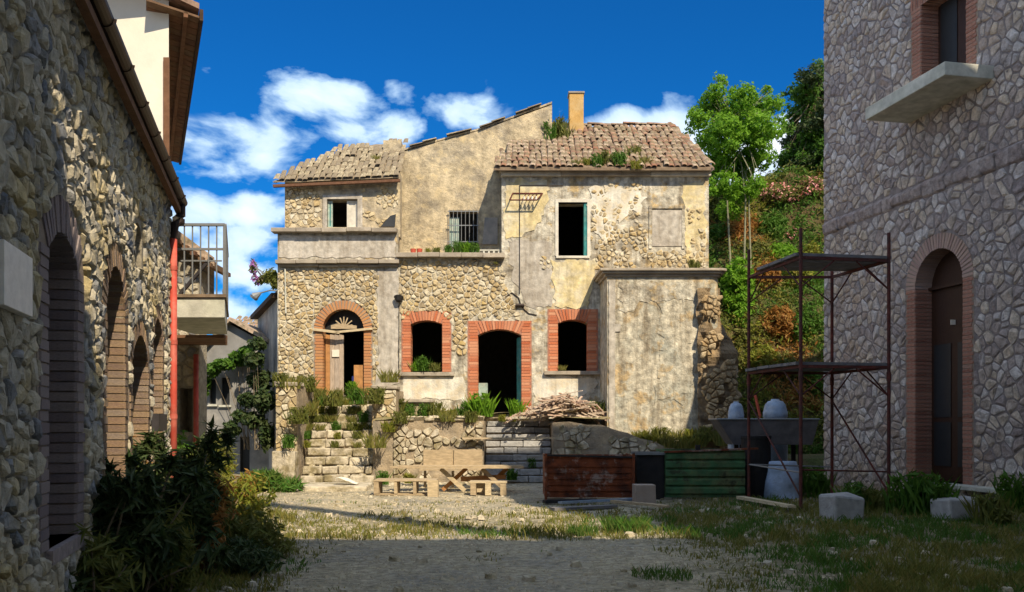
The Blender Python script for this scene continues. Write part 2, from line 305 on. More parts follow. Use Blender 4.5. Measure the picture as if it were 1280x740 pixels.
for nm, cs, tr in (('leaf_dark', [(.022,.045,.014),(.045,.08,.02),(.03,.06,.02),(.07,.09,.03)], .25), ('leaf_mid', [(.07,.18,.018),(.11,.22,.025),(.055,.13,.015)], .4),
                   ('leaf_bright', [(.17,.36,.02),(.24,.44,.035),(.11,.26,.015)], .5), ('leaf_yellow', [(.30,.30,.04),(.2,.25,.03),(.36,.28,.06)], .45),
                   ('leaf_dry', [(.42,.18,.04),(.30,.13,.03),(.17,.15,.03),(.46,.27,.07)], .4), ('leaf_olive', [(.15,.18,.035),(.21,.21,.05),(.10,.13,.025)], .4),
                   ('flower_red', [(.80,.28,.27),(.85,.45,.42),(.65,.16,.15)], .3), ('flower_purple', [(.35,.12,.4),(.45,.2,.5)], .3),
                   ('grass_dry', [(.30,.25,.07),(.22,.21,.05),(.34,.27,.09),(.14,.17,.035)], .3), ('grass_green', [(.06,.17,.02),(.10,.2,.03),(.13,.17,.04)], .35),
                   ('leaf_grey', [(.12,.16,.1),(.18,.22,.14)], .3)):
    M_[nm] = mat(nm, cs, rough=.6, mott=.2, nscale=3, bump=0, trans=tr, spec=.3)
M_['bark'] = mat('bark', [(.16,.12,.08),(.22,.18,.12)], bump=.8, bscale=20, mott=.4)
M_['palebark'] = mat('pale_bark', [(.26,.25,.16)], bump=.6, bscale=20, mott=.4)

# ------------------------------------------------------------------ wall tools
class Frame:
    """wall plane: O origin on the ground, U along, N outward"""
    def __init__(s, O, U, N): s.O = Vector(O); s.U = Vector(U).normalized(); s.N = Vector(N).normalized(); s.Z = Vector((0, 0, 1)); s.sg = 1 if s.U.cross(s.Z).dot(s.N) > 0 else -1
    def p(s, u, v, n=0): return s.O+s.U*u+s.Z*v+s.N*n
    def M(s): return Matrix((s.U, s.N, s.Z)).transposed()
def arc_poly(u0, u1, v0, vs, rise, n=14):
    """opening outline, counter-clockwise: flat bottom v0, springing vs, crown vs+rise"""
    if rise <= 0: return [(u0, v0), (u1, v0), (u1, vs), (u0, vs)]
    w2 = (u1-u0)/2; r = (w2*w2+rise*rise)/(2*rise); cu = (u0+u1)/2; cv = vs+rise-r; a = math.asin(min(1, w2/r))
    if rise > w2*.999: a = math.pi/2
    pts = [(u0, v0), (u1, v0)]
    for i in range(n+1):
        t = a-2*a*i/n; pts.append((cu+r*math.sin(t), cv+r*math.cos(t)))
    return pts
def wall(name, fr, outer, holes, depth, m, parent, n0=0.0):
    mb = MB(); loops = [outer]+holes; flat = [q for l in loops for q in l]
    tris = tessellate_polygon([[Vector((u, v, 0)) for u, v in l] for l in loops])
    nn = len(flat)
    vs_ = [fr.p(u, v, n0) for u, v in flat]+[fr.p(u, v, n0-depth) for u, v in flat]
    fs = [tuple(t) for t in tris]+[tuple(i+nn for i in t[::-1]) for t in tris]
    b = 0
    for l in loops:
        k = len(l)
        for i in range(k): a, c = b+i, b+(i+1) % k; fs.append((a, c, c+nn, a+nn))
        b += k
    mb.add(vs_, fs)
    o = mb.build(name, m, parent, recalc=True)
    return o
def hole_clip(poly, hole):
    """clip convex stone outline away from an opening (rect with arched head): hole=(u0,u1,v0,vs,rise)"""
    cu = sum(p[0] for p in poly)/len(poly); cv = sum(p[1] for p in poly)/len(poly)
    u0, u1, v0, vs, rise = hole
    top = vs+rise
    if rise > 0 and cv > vs:
        w2 = (u1-u0)/2; r = (w2*w2+rise*rise)/(2*rise); c0 = (u0+u1)/2; c1 = vs+rise-r
        dx, dy = cu-c0, cv-c1; d = math.hypot(dx, dy)
        if d > r and cv > vs: cands = [(d-r, (dx/d, dy/d), (c0+dx/d*r, c1+dy/d*r))]
        else: return None
        if cu < u0: cands.append((u0-cu, (-1, 0), (u0, vs)))
        if cu > u1: cands.append((cu-u1, (1, 0), (u1, vs)))
    else:
        cands = []
        if cu < u0: cands.append((u0-cu, (-1, 0), (u0, 0)))
        if cu > u1: cands.append((cu-u1, (1, 0), (u1, 0)))
        if cv < v0: cands.append((v0-cv, (0, -1), (0, v0)))
        if cv > top: cands.append((cv-top, (0, 1), (0, top)))
    if not cands: return None
    _, nrm, q = max(cands, key=lambda c: c[0])
    return clip(poly, (-nrm[0], -nrm[1]), q)
def clip(poly, nrm, q):
    """keep the side where (p-q).nrm <= 0"""
    out = []; n = len(poly)
    for i in range(n):
        a, b = poly[i], poly[(i+1) % n]
        da = (a[0]-q[0])*nrm[0]+(a[1]-q[1])*nrm[1]; db = (b[0]-q[0])*nrm[0]+(b[1]-q[1])*nrm[1]
        if da <= 0: out.append(a)
        if da*db < 0:
            t = da/(da-db); out.append((a[0]+(b[0]-a[0])*t, a[1]+(b[1]-a[1])*t))
    return out if len(out) >= 3 else None
def area(p): return abs(sum(p[i][0]*p[(i+1) % len(p)][1]-p[(i+1) % len(p)][0]*p[i][1] for i in range(len(p))))/2
def stones_2d(u0, u1, v0, v1, su, sv, inside, holes, gap, seed, skip=.17, jit=.42):
    rg = random.Random(seed); nu = int((u1-u0)/su)+1; nv = int((v1-v0)/sv)+1
    S = {}
    for j in range(-1, nv+1):
        o = rg.random()*.8
        for i in range(-1, nu+1):
            if rg.random() < skip: continue
            S[(i, j)] = (u0+(i+.5+(j % 2)*.5+rg.uniform(-jit, jit))*su, v0+(j+.5+rg.uniform(-jit, jit))*sv)
    out = []
    for (i, j), (a, b) in S.items():
        if not (u0-su*.3 <= a <= u1+su*.3 and v0-sv*.3 <= b <= v1+sv*.3): continue
        if inside and not inside(a, b): continue
        g = gap*rg.uniform(.7, 1.4)
        poly = [(a-su*1.5, b-sv*1.4), (a+su*1.5, b-sv*1.4), (a+su*1.5, b+sv*1.4), (a-su*1.5, b+sv*1.4)]
        for di in range(-3, 4):
            for dj in range(-2, 3):
                if (di or dj) and (i+di, j+dj) in S and poly:
                    c, d = S[(i+di, j+dj)]; dx, dy = c-a, d-b; L_ = math.hypot(dx, dy)
                    if L_ < 1e-4: continue
                    nx, ny = dx/L_, dy/L_
                    poly = clip(poly, (nx, ny), ((a+c)/2-nx*g, (b+d)/2-ny*g))
        for h in holes:
            if poly: poly = hole_clip(poly, h)
        if poly:
            for nrm, q in (((-1, 0), (u0, 0)), ((1, 0), (u1, 0)), ((0, -1), (0, v0)), ((0, 1), (0, v1))):
                if poly: poly = clip(poly, nrm, q)
        if not poly or area(poly) < su*sv*.12: continue
        out.append(poly)
    return out
def stone_geo(mb, fr, poly, hgt, rg, rings=2, nfun=None):
    dome = rings == 4
    q = []
    # drop near-duplicate corners, then cut corners once
    pts = [poly[0]]
    for p in poly[1:]:
        if math.hypot(p[0]-pts[-1][0], p[1]-pts[-1][1]) > .018: pts.append(p)
    if len(pts) < 3: return
    n = len(pts)
    for i in range(n):
        a, b = pts[i], pts[(i+1) % n]; k = rg.uniform(.08, .2)
        q.append((a[0]+(b[0]-a[0])*k, a[1]+(b[1]-a[1])*k)); q.append((a[0]+(b[0]-a[0])*(1-k), a[1]+(b[1]-a[1])*(1-k)))
    cu = sum(p[0] for p in q)/len(q); cv = sum(p[1] for p in q)/len(q)
    s1, s2 = rg.uniform(-.25, .25), rg.uniform(-.25, .25)
    levels = [(1.0, -.02), (.965, hgt*.7), (.80, hgt)] if rings == 3 else [(1.0, -.02), (.88, hgt*.6), (.58, hgt)]
    vs_ = []; m = len(q)
    for k, (sc, h) in enumerate(levels):
        for (u, v) in q:
            du, dv = (u-cu)*sc, (v-cv)*sc
            hh = h+((du*s1+dv*s2) if k == len(levels)-1 else 0)+(rg.uniform(-.006, .006) if k else 0)
            vs_.append(fr.p(cu+du, cv+dv, hh+(nfun(u, v) if nfun else 0)))
    fs = []
    for k in range(len(levels)-1):
        for i in range(m):
            f = (k*m+i, k*m+(i+1) % m, (k+1)*m+(i+1) % m, (k+1)*m+i); fs.append(f if fr.sg > 0 else f[::-1])
    cap = tuple(range((len(levels)-1)*m, len(levels)*m)); fs.append(cap if fr.sg > 0 else cap[::-1])
    mb.add(vs_, fs, rg.random())
def rubble(parent, fr, polys, m, hgt=(.015, .045), rings=2, seed=3, limit=300, key=None, rest='rubble', mats2=None, nfun=None, nm='stone'):
    """lay stones on a wall: the largest-looking as single parts, the rest joined"""
    rg = random.Random(seed)
    if key: polys = sorted(polys, key=lambda p: -key(sum(a for a, b in p)/len(p), sum(b for a, b in p)/len(p))*area(p))
    mb = MB()
    for k, poly in enumerate(polys):
        h = rg.uniform(*hgt)
        if k < limit:
            one = MB(); stone_geo(one, fr, poly, h, rg, rings, nfun)
            if one.v: one.build(nm, m, parent, smooth=False)
        else: stone_geo(mb, fr, poly, h, rg, rings, nfun)
    if mb.v:
        o = mb.build(rest, m, parent, smooth=False); o['kind'] = 'stuff'
def brick_mesh(name, m):
    mb = MB(); c = .06
    # box of unit size with worn corners
    hx = .5; pts = []
    for z in (-.5, .5):
        for x, y in ((-.5, -.44), (-.44, -.5), (.44, -.5), (.5, -.44), (.5, .5), (-.5, .5)):
            pts.append((x+R.uniform(-.015, .015), y, z+R.uniform(-.03, .03)))
    n = 6
    mb.add([Vector(p) for p in pts], [tuple(range(n-1, -1, -1)), tuple(range(n, 2*n))]+[(i, (i+1) % n, n+(i+1) % n, n+i) for i in range(n)])
    return mb.mesh(name, m)
BR = {}
def brick(parent, fr, u, v, su, sv, depth, m, ang=0, proud=.015, name='brick'):
    if m not in BR: BR[m] = [brick_mesh('brick', M_[m]) for _ in range(4)]
    rot = Matrix.Rotation(ang*(-fr.sg), 3, Vector((0, 1, 0)))
    # local axes: x along U, y = inward (-N), z up
    A = Matrix((fr.U, -fr.N, fr.Z)).transposed()
    loc = fr.p(u, v, -depth/2+proud+R.uniform(-.006, .006))
    # angle measured from vertical towards +U
    ca, sa = math.cos(ang), math.sin(ang)
    B = Matrix(((ca, 0, sa), (0, 1, 0), (-sa, 0, ca)))
    return inst(name, R.choice(BR[m]), parent, loc, A @ B, (su, depth, sv))
def surround(parent, fr, u0, u1, v0, vs, rise, bw, depth, m, mort, course=.075, legs=True, arch_w=None, v0b=None, name='brick_surround', archm=None, flat=False):
    """brick frame round an opening: mortar bed with a brick for every course and voussoir"""
    aw = arch_w or bw; archm = archm or m
    inner = arc_poly(u0, u1, v0, vs, rise, 16); w2 = (u1-u0)/2
    inn = inner[2:]                                     # from right springing over to left
    r = (w2*w2+rise*rise)/(2*rise) if rise > 0 else 0; cu = (u0+u1)/2; cv = vs+rise-r
    outp = []
    if rise > 0:
        for (a, b) in inn:
            d = math.hypot(a-cu, b-cv); outp.append((a+(a-cu)/d*aw, b+(b-cv)/d*aw))
    else: outp = [(u1, vs+aw), (u0, vs+aw)]
    vt = vs+rise+aw
    if flat: outp = [(u1+bw, vt), (u0-bw, vt)]
    U = [(u1, v0), (u1+bw, v0), (u1+bw, vs)]+outp+[(u0-bw, vs), (u0-bw, v0), (u0, v0)]+[(x, y) for x, y in inn[::-1]]
    sr = wall(name, fr, U, [], depth*.9, M_[mort], parent, .004)
    mm = course*.84
    ve = vt if flat else vs
    k = int((ve-v0)/course)
    cs = (ve-v0)/max(k, 1)
    for i in range(k):
        v = v0+(i+.5)*cs
        for sgn, ue in ((-1, u0), (1, u1)):
            wdt = bw*(1.0 if i % 2 else .9)+R.uniform(-.012, .008)
            brick(sr, fr, ue+sgn*(wdt/2-.012), v, wdt, cs*.85, depth, m)
    if rise > 0:
        a = math.asin(min(1, w2/r)) if rise < w2*.999 else math.pi/2
        L_ = 2*a*(r+aw*.3); n = max(5, int(L_/course)); n += (n+1) % 2
        if flat: a = math.atan2(u1+bw*.45-cu, vt-cv); L_ = 2*a*(r+aw*.3); n = max(5, int(L_/course)); n += (n+1) % 2
        for i in range(n):
            t = -a+2*a*(i+.5)/n
            if flat:
                L_ = (vt-cv)/math.cos(t)-r; brick(sr, fr, cu+math.sin(t)*(r+L_/2-.008), cv+math.cos(t)*(r+L_/2-.008), 2*a*(r+aw*.12)/n*.84, L_, depth, archm, ang=t, proud=.022); continue
            brick(sr, fr, cu+math.sin(t)*(r+aw/2-.008), cv+math.cos(t)*(r+aw/2-.008), 2*a*(r+aw*.12)/n*.84, aw, depth, archm, ang=t)
    else:
        n = int((u1-u0+2*bw)/course)
        for i in range(n):
            brick(sr, fr, u0-bw+(u1-u0+2*bw)*(i+.5)/n, vs+aw/2, course*.84, aw, depth, archm)
    return sr

# vegetation tools ------------------------------------------------------------
def leaves(mb, c, rad, n, size, rg, flat=.5, droop=0, longf=1.0, shell=.4, rnd=None, lumps=None, seedo=0):
    """n leaves scattered in an uneven ellipsoid volume"""
    c = Vector(c); i = 0; tries = 0
    while i < n and tries < n*6:
        tries += 1
        d = Vector((rg.gauss(0, 1), rg.gauss(0, 1), rg.gauss(0, 1)))
        if d.length < 1e-3: continue
        d.normalize(); rr = rg.random()**shell
        nz_ = noise.noise(d*1.8+Vector((seedo, 0, 0)))
        rr *= (1+.38*nz_)
        p = c+Vector((d.x*rad[0], d.y*rad[1], d.z*rad[2]))*rr
        if noise.noise(p*(1.6/max(.3, min(rad)))*1.3+Vector((0, seedo, 0))) < -.12: continue
        i += 1
        s = size*rg.uniform(.6, 1.3)
        nrm = (d*.6+Vector((rg.uniform(-1, 1), rg.uniform(-1, 1), rg.uniform(-.4, 1.2)))).normalized()
        t = nrm.cross(Vector((rg.uniform(-1, 1), rg.uniform(-1, 1), rg.uniform(-1, 1)))).normalized(); t2 = nrm.cross(t)
        a = t*s*longf; b = t2*s*.38*(1 if longf > 1.2 else 1.3)
        q = rg.random() if rnd is None else rnd*rg.uniform(.8, 1.2)
        mb.add([p-a, p+b+nrm*s*.08, p+a-nrm*s*.12, p-b+nrm*s*.08], [(0, 1, 2, 3)], q)
def blades(mb, c, rad, n, h, rg, w_=.006, lean=.5, ring=True):
    for i in range(n):
        a = rg.uniform(0, 6.283); r = rad*math.sqrt(rg.random()); x, y = c[0]+math.cos(a)*r, c[1]+math.sin(a)*r
        hh = h*rg.uniform(.45, 1.15); a2 = rg.uniform(0, 6.283); l = hh*lean*rg.random(); dx, dy = math.cos(a2)*l, math.sin(a2)*l
        pw = w_*rg.uniform(.7, 1.3); px_, py_ = math.cos(a2+1.57)*pw, math.sin(a2+1.57)*pw
        z = c[2]
        mb.add([(x-px_, y-py_, z), (x+px_, y+py_, z), (x+dx*.45+px_*.7, y+dy*.45+py_*.7, z+hh*.6), (x+dx, y+dy, z+hh), (x+dx*.45-px_*.7, y+dy*.45-py_*.7, z+hh*.6)], [(0, 1, 2, 3, 4)], rg.random())
VEG = [0]
def bush(label, loc, blobs, m, size, n, cat='bush', name='bush', stems=6, group=None, longf=1.3, flowers=None, stem_m='bark', shell=.45):
    VEG[0] += 1; rg = random.Random(100+VEG[0])
    t = thing(name, label, cat, loc, group)
    mb = MB(); tot = sum(b[1][0]*b[1][1]*b[1][2] for b in blobs)**1
    for c, rad in blobs:
        k = int(n*(rad[0]*rad[1]*rad[2])/tot); leaves(mb, c, rad, max(48, k), size, rg, longf=longf, seedo=VEG[0], shell=shell)
    mb.build('foliage', M_[m], t)
    sb = MB()
    for i in range(stems):
        c, rad = rg.choice(blobs); c = Vector(c)
        e = c+Vector((rg.uniform(-.5, .5)*rad[0], rg.uniform(-.5, .5)*rad[1], rg.uniform(0, .6)*rad[2]))
        b = Vector(loc)+Vector((rg.uniform(-.1, .1), rg.uniform(-.1, .1), -.05)); mid = (b+e)/2+Vector((rg.uniform(-.08, .08), rg.uniform(-.08, .08), .05))
        sb.tube(b, mid, .014, 5, .01); sb.tube(mid, e, .01, 5, .004)
    sb.build('stem', M_[stem_m], t)
    if flowers:
        fb = MB()
        for c, rad in blobs: leaves(fb, c, (rad[0]*1.05, rad[1]*1.05, rad[2]*1.05), flowers[1]//len(blobs), flowers[2], rg, longf=1, seedo=VEG[0]+50, shell=.2)
        fb.build('flower', M_[flowers[0]], t)['kind'] = 'stuff'
    return t
#PART2
# ------------------------------------------------------------------ ground
def ghash(x, y): return noise.noise(Vector((x*.35, y*.35, 0)))*.05+noise.noise(Vector((x*1.3, y*1.3, 5)))*.02
def gh(x, y):
    if abs(x) > 14 or y > 40 or y < 2: return 0
    return ghash(x, y)
def soil_at(x, y):
    if y < 3 or y > 24 or abs(x) > 12: return .4
    d = .05+.5*noise.noise(Vector((x*.5, y*.5, 7)))
    if x > 1.6: d += min(.75, (x-1.6)*.4)
    left = -.288*y+.3
    if x < left: d += min(.8, (left-x)*.7)
    if 11.4 < y < 14.4: d += .18
    if abs(x+.4) < 1.2 and y < 11.5: d -= .2
    return max(0, min(1, d))
def ground():
    xs = [-1500, -400, -120, -50, -25]+[-14+.35*i for i in range(81)]+[25, 50, 120, 400, 1500]
    ys = [-1200, -300, -80, -25, -8]+[-2+.35*i for i in range(124)]+[55, 90, 200, 600, 1800]
    mb = MB(); vs_ = [(x, y, gh(x, y)) for y in ys for x in xs]; n = len(xs)
    mb.add(vs_, [(j*n+i, j*n+i+1, (j+1)*n+i+1, (j+1)*n+i) for j in range(len(ys)-1) for i in range(n-1)])
    o = mb.build('ground', M_['ground'], smooth=True); o['kind'] = 'structure'
    at = o.data.attributes.new('soil', 'FLOAT', 'POINT'); at.data.foreach_set('value', [soil_at(p[0], p[1]) for p in vs_])
ground()

# ------------------------------------------------------------------ left house
KL = 1600.0
LF = Frame((-KL/FPX, 0, 0), (-295/FPX, 1, 0), (1, 295/FPX, 0))
LU = math.hypot(1, 295/FPX)
def lz(px): return KL/(345-px)
def lu(px): return lz(px)*LU
def lh(px, py): return EYE+(HZ-py)*lz(px)/FPX
def left_house():
    t = thing('stone_house', 'rubble stone house on the left with arched brick openings and dark wooden eaves', 'house', (LF.O.x, 6, 0))
    H = 4.75; ua, ub = 2.2, 11.95*LU
    o1 = (lu(58), lu(95), .7, 2.62, .18); o2 = (lu(132), lu(155), .1, 2.45, .48)
    o3 = (lu(164), lu(184), .2, 2.15, .3); o4 = (lu(190.5), lu(202), .25, 2.5, .3); o5 = (lu(168), lu(177), 3.15, 3.5, .12)
    ops = [o1, o2, o3, o4, o5]
    wall('wall', LF, [(ua, -.3), (ub, -.3), (ub, H), (ua, H)], [arc_poly(*o, 12) for o in ops], .45, M_['lmortar'], t)
    holes = []
    for o, bw in ((o1, .24), (o2, .2), (o3, .16), (o4, .16)):
        surround(t, LF, *o, bw, .4, 'brickg' if o is o1 else 'brickl', 'bmortar', course=.072, name='window_surround' if o is o1 else 'door_surround')  # shaded window takes the darker brick, the other arches the sunlit tone
        holes.append((o[0]-bw, o[1]+bw, o[2]-.02, o[3], o[4]+bw))
    brick_fr = (o5[0]-.06, o5[1]+.06, o5[2], o5[3], o5[4]+.06); holes.append(brick_fr)
    pl = (lu(-18), lu(20), 2.10, 2.43, 0)
    polys = stones_2d(3.6, ub, -.1, H, .145, .1, None, holes, .006, 5, skip=.24, jit=.48)
    # nearer stones look larger
    rubble(t, LF, polys, M_['lstone'], (.02, .048), rings=4, key=lambda u, v: 1/u**2, rest='rubble')
    # dark sheets set in the openings, standing in for the unlit interior
    for o in (o1, o2, o3, o4):
        mb = MB(); mb.prism([LF.p(o[0]-.05, o[2]-.02, -.36), LF.p(o[1]+.05, o[2]-.02, -.36), LF.p(o[1]+.05, o[3]+o[4]+.02, -.36), LF.p(o[0]-.05, o[3]+o[4]+.02, -.36)], (0, 0, 0), LF.N*-.04)
        mb.build('opening_panel', M_['darkwood'], t, recalc=True)
    mb = MB(); mb.prism([LF.p(o1[0]-.05, o1[2]-.09), LF.p(o1[1]+.05, o1[2]-.09), LF.p(o1[1]+.05, o1[2]), LF.p(o1[0]-.05, o1[2])], LF.N*-.3, LF.N*.05)
    mb.build('sill', M_['brickg'], t, recalc=True)
    # body behind the wall, end wall
    mb = MB(); a, b = LF.p(ub, 0, -.45), LF.p(ua, 0, -.45); c = LF.p(ua, 0, -7); d = LF.p(ub, 0, -7); e = LF.p(ub, 0, -.001)
    mb.prism([d, LF.p(ub, 0, -.46), LF.p(ub-.4, 0, -.46), LF.p(ub-.4, 0, -7)], (0, 0, -.2), (0, 0, H+.8))
    mb.prism([c, b, LF.p(ua+.4, 0, -.46), LF.p(ua+.4, 0, -7)], (0, 0, -.2), (0, 0, H+.8)); mb.prism([c, d, LF.p(ub-.4, 0, -6.6), LF.p(ua+.4, 0, -6.6)], (0, 0, -.2), (0, 0, H+.8))
    mb.build('rear_wall', M_['lmortar'], t, recalc=True)
    # roof: soffit, tiles edge, purlin, gutter
    eu0, eu1 = 2.0, 12.2*LU; h0 = 4.55
    rf = MB(); ov = .10
    up = .36
    def rp(u, n, dz=0): return LF.p(u, h0+(ov-n)*up+dz, n)
    rf.prism([rp(eu0, ov), rp(eu1, ov), rp(eu1, -4), rp(eu0, -4)], (0, 0, .05), (0, 0, .11))
    rf.build('roof', M_['roofbase'], t, recalc=True)
    n = int((eu1-eu0)/.22)
    for i in range(n):                                    # soffit boards across the eave
        u = eu0+(eu1-eu0)*(i+.5)/n
        mb = MB(); mb.prism([rp(u-.104, ov-.01), rp(u+.104, ov-.01), rp(u+.104, -.12), rp(u-.104, -.12)], (0, 0, .0), (0, 0, .05), R.random()); mb.build('soffit_board', M_['eaveboard'], t, recalc=True)
    mb = MB()
    for i in range(12):                                   # rafters' tails
        u = eu0+.5+(eu1-eu0-.6)*i/11
        o = MB(); o.prism([rp(u-.04, ov-.03), rp(u+.04, ov-.03), rp(u+.04, -.02), rp(u-.04, -.02)], (0, 0, -.07), (0, 0, -.003)); o.build('rafter', M_['darkwood'], t, recalc=True)
    mb = MB(); mb.beam(LF.p(eu0, 4.43, .11), LF.p(eu1-.1, 4.43, .11), .07, .07); mb.build('purlin', M_['eaveboard'], t)
    g = MB(); nn = 9                                       # half round gutter
    for s in range(24):
        ua_, ub_ = eu0+(eu1-eu0)*s/24, eu0+(eu1-eu0)*(s+1)/24
        for k in range(nn-1):
            for (r1, fl) in ((.068, 0), (.062, 1)):
                a0, a1 = math.pi*k/(nn-1), math.pi*(k+1)/(nn-1)
                q = [LF.p(uu, h0+.03-math.sin(a)*r1, ov+.05+math.cos(a)*r1) for uu, a in ((ua_, a0), (ub_, a0), (ub_, a1), (ua_, a1))]
                g.poly(q[::-1] if fl else q)
    go = g.build('gutter', M_['copper'], t, smooth=True)
    for s in range(12):
        gb = MB()
        u = eu0+(eu1-eu0)*(s+.5)/12
        pts = [LF.p(u, h0+.03-math.sin(math.pi*k/8)*.072, ov+.05+math.cos(math.pi*k/8)*.072) for k in range(9)]
        for a, b in zip(pts, pts[1:]): gb.beam(a, b, .03, .006)
        gb.build('gutter_bracket', M_['copper'], go)
    # downpipe: black swan neck then red pipe
    pu = 11.85*LU
    dp = MB(); pts = [LF.p(eu1-.12, h0-.03, ov+.05), LF.p(eu1-.12, h0-.16, ov+.05), LF.p(eu1-.14, h0-.24, ov-.02), LF.p(pu+.05, h0-.30, .16), LF.p(pu, h0-.36, .09), LF.p(pu, h0-.55, .07)]
    for a, b in zip(pts, pts[1:]): dp.tube(a, b, .05, 12)
    for p in pts[1:-1]:
        dp.tube(p-Vector((0, 0, .03)), p+Vector((0, 0, .03)), .05, 12)
    dp.build('swan_neck', M_['copper'], t, smooth=False)
    dp = MB(); dp.tube(LF.p(pu, h0-.55, .07), LF.p(pu, .0, .07), .046, 14)
    o = dp.build('downpipe', M_['redpipe'], t, smooth=True)
    cb = MB()
    for h in (3.6, 2.6, 1.6, .8): cb.tube(LF.p(pu, h-.03, .07), LF.p(pu, h+.03, .07), .052, 14)
    cb.build('pipe_collar', M_['redpipe'], t)
    m = MB(); m.prism([LF.p(lu(187), 1.42), LF.p(lu(198), 1.42), LF.p(lu(198), 1.62), LF.p(lu(187), 1.62)], LF.N*.02, LF.N*.10); m.build('meter_box', M_['iron'], t, recalc=True)
    p = MB(); p.prism([LF.p(pl[0], pl[2]), LF.p(pl[1], pl[2]), LF.p(pl[1], pl[3]), LF.p(pl[0], pl[3])], LF.N*.03, LF.N*.085)
    tag(p.build('plaque', M_['plaque'], None, recalc=True, bevel=.004), 'blank pale marble plaque fixed on the left stone wall', 'plaque')
left_house()

def upper_white_house():
    D = Vector((-463/FPX, 1, 0)).normalized(); Nn = Vector((D.y, -D.x, 0))
    c = P(211, 530, 12.6); c.z = 0
    t = thing('white_house', 'tall white rendered house rising behind the left eaves under a boarded brown eave', 'house', c)
    Lx = Vector((-1, 0, 0)); H = 7.45
    mb = MB(); mb.prism([c, c+D*6.5, c+D*6.5+Lx*5, c+Lx*5], (0, 0, 0), (0, 0, H+.3)); mb.build('wall', M_['white'], t, recalc=True)
    st = MB(); a = P(204, 530, 12.56); a.z = 0
    st.prism([a, a+Vector((.085, 0, 0)), a+Vector((.085, .02, 0)), a+Vector((0, .02, 0))], (0, 0, 4), (0, 0, P(0, 73, 12.6).z)); st.build('corner_strip', M_['eaveboard'], t, recalc=True)
    e0 = c-D*.2; ev = MB(); ov = .40
    # sloping eave underside, with boards and a fascia
    for i in range(36):
        a = e0+D*(7.6*i/36); b = e0+D*(7.6*(i+.93)/36)
        o = MB(); o.prism([a+Nn*(-.3)+Vector((0, 0, .12)), b+Nn*(-.3)+Vector((0, 0, .12)), b+Nn*ov, a+Nn*ov], (0, 0, H-.15), (0, 0, H-.12)); o.build('eave_board', M_['eaveboard'], t, recalc=True)
    ev.beam(e0+Nn*(ov+.03)+Vector((0, 0, H-.1)), e0+D*7.6+Nn*(ov+.03)+Vector((0, 0, H-.1)), .05, .16); ev.build('fascia', M_['darkwood'], t)
    b2 = MB(); b2.beam(e0+Nn*.22+Vector((0, 0, H-.13)), e0+D*7.6+Nn*.22+Vector((0, 0, H-.13)), .06, .08); b2.build('purlin', M_['eaveboard'], t)
    r = MB(); r.prism([e0+Nn*ov, e0+D*7.6+Nn*ov, e0+D*7.6+Nn*-4+Vector((0, 0, 1.4)), e0+Nn*-4+Vector((0, 0, 1.4))], (0, 0, H-.02), (0, 0, H+.06)); r.build('roof', M_['tile'], t, recalc=True)
upper_white_house()

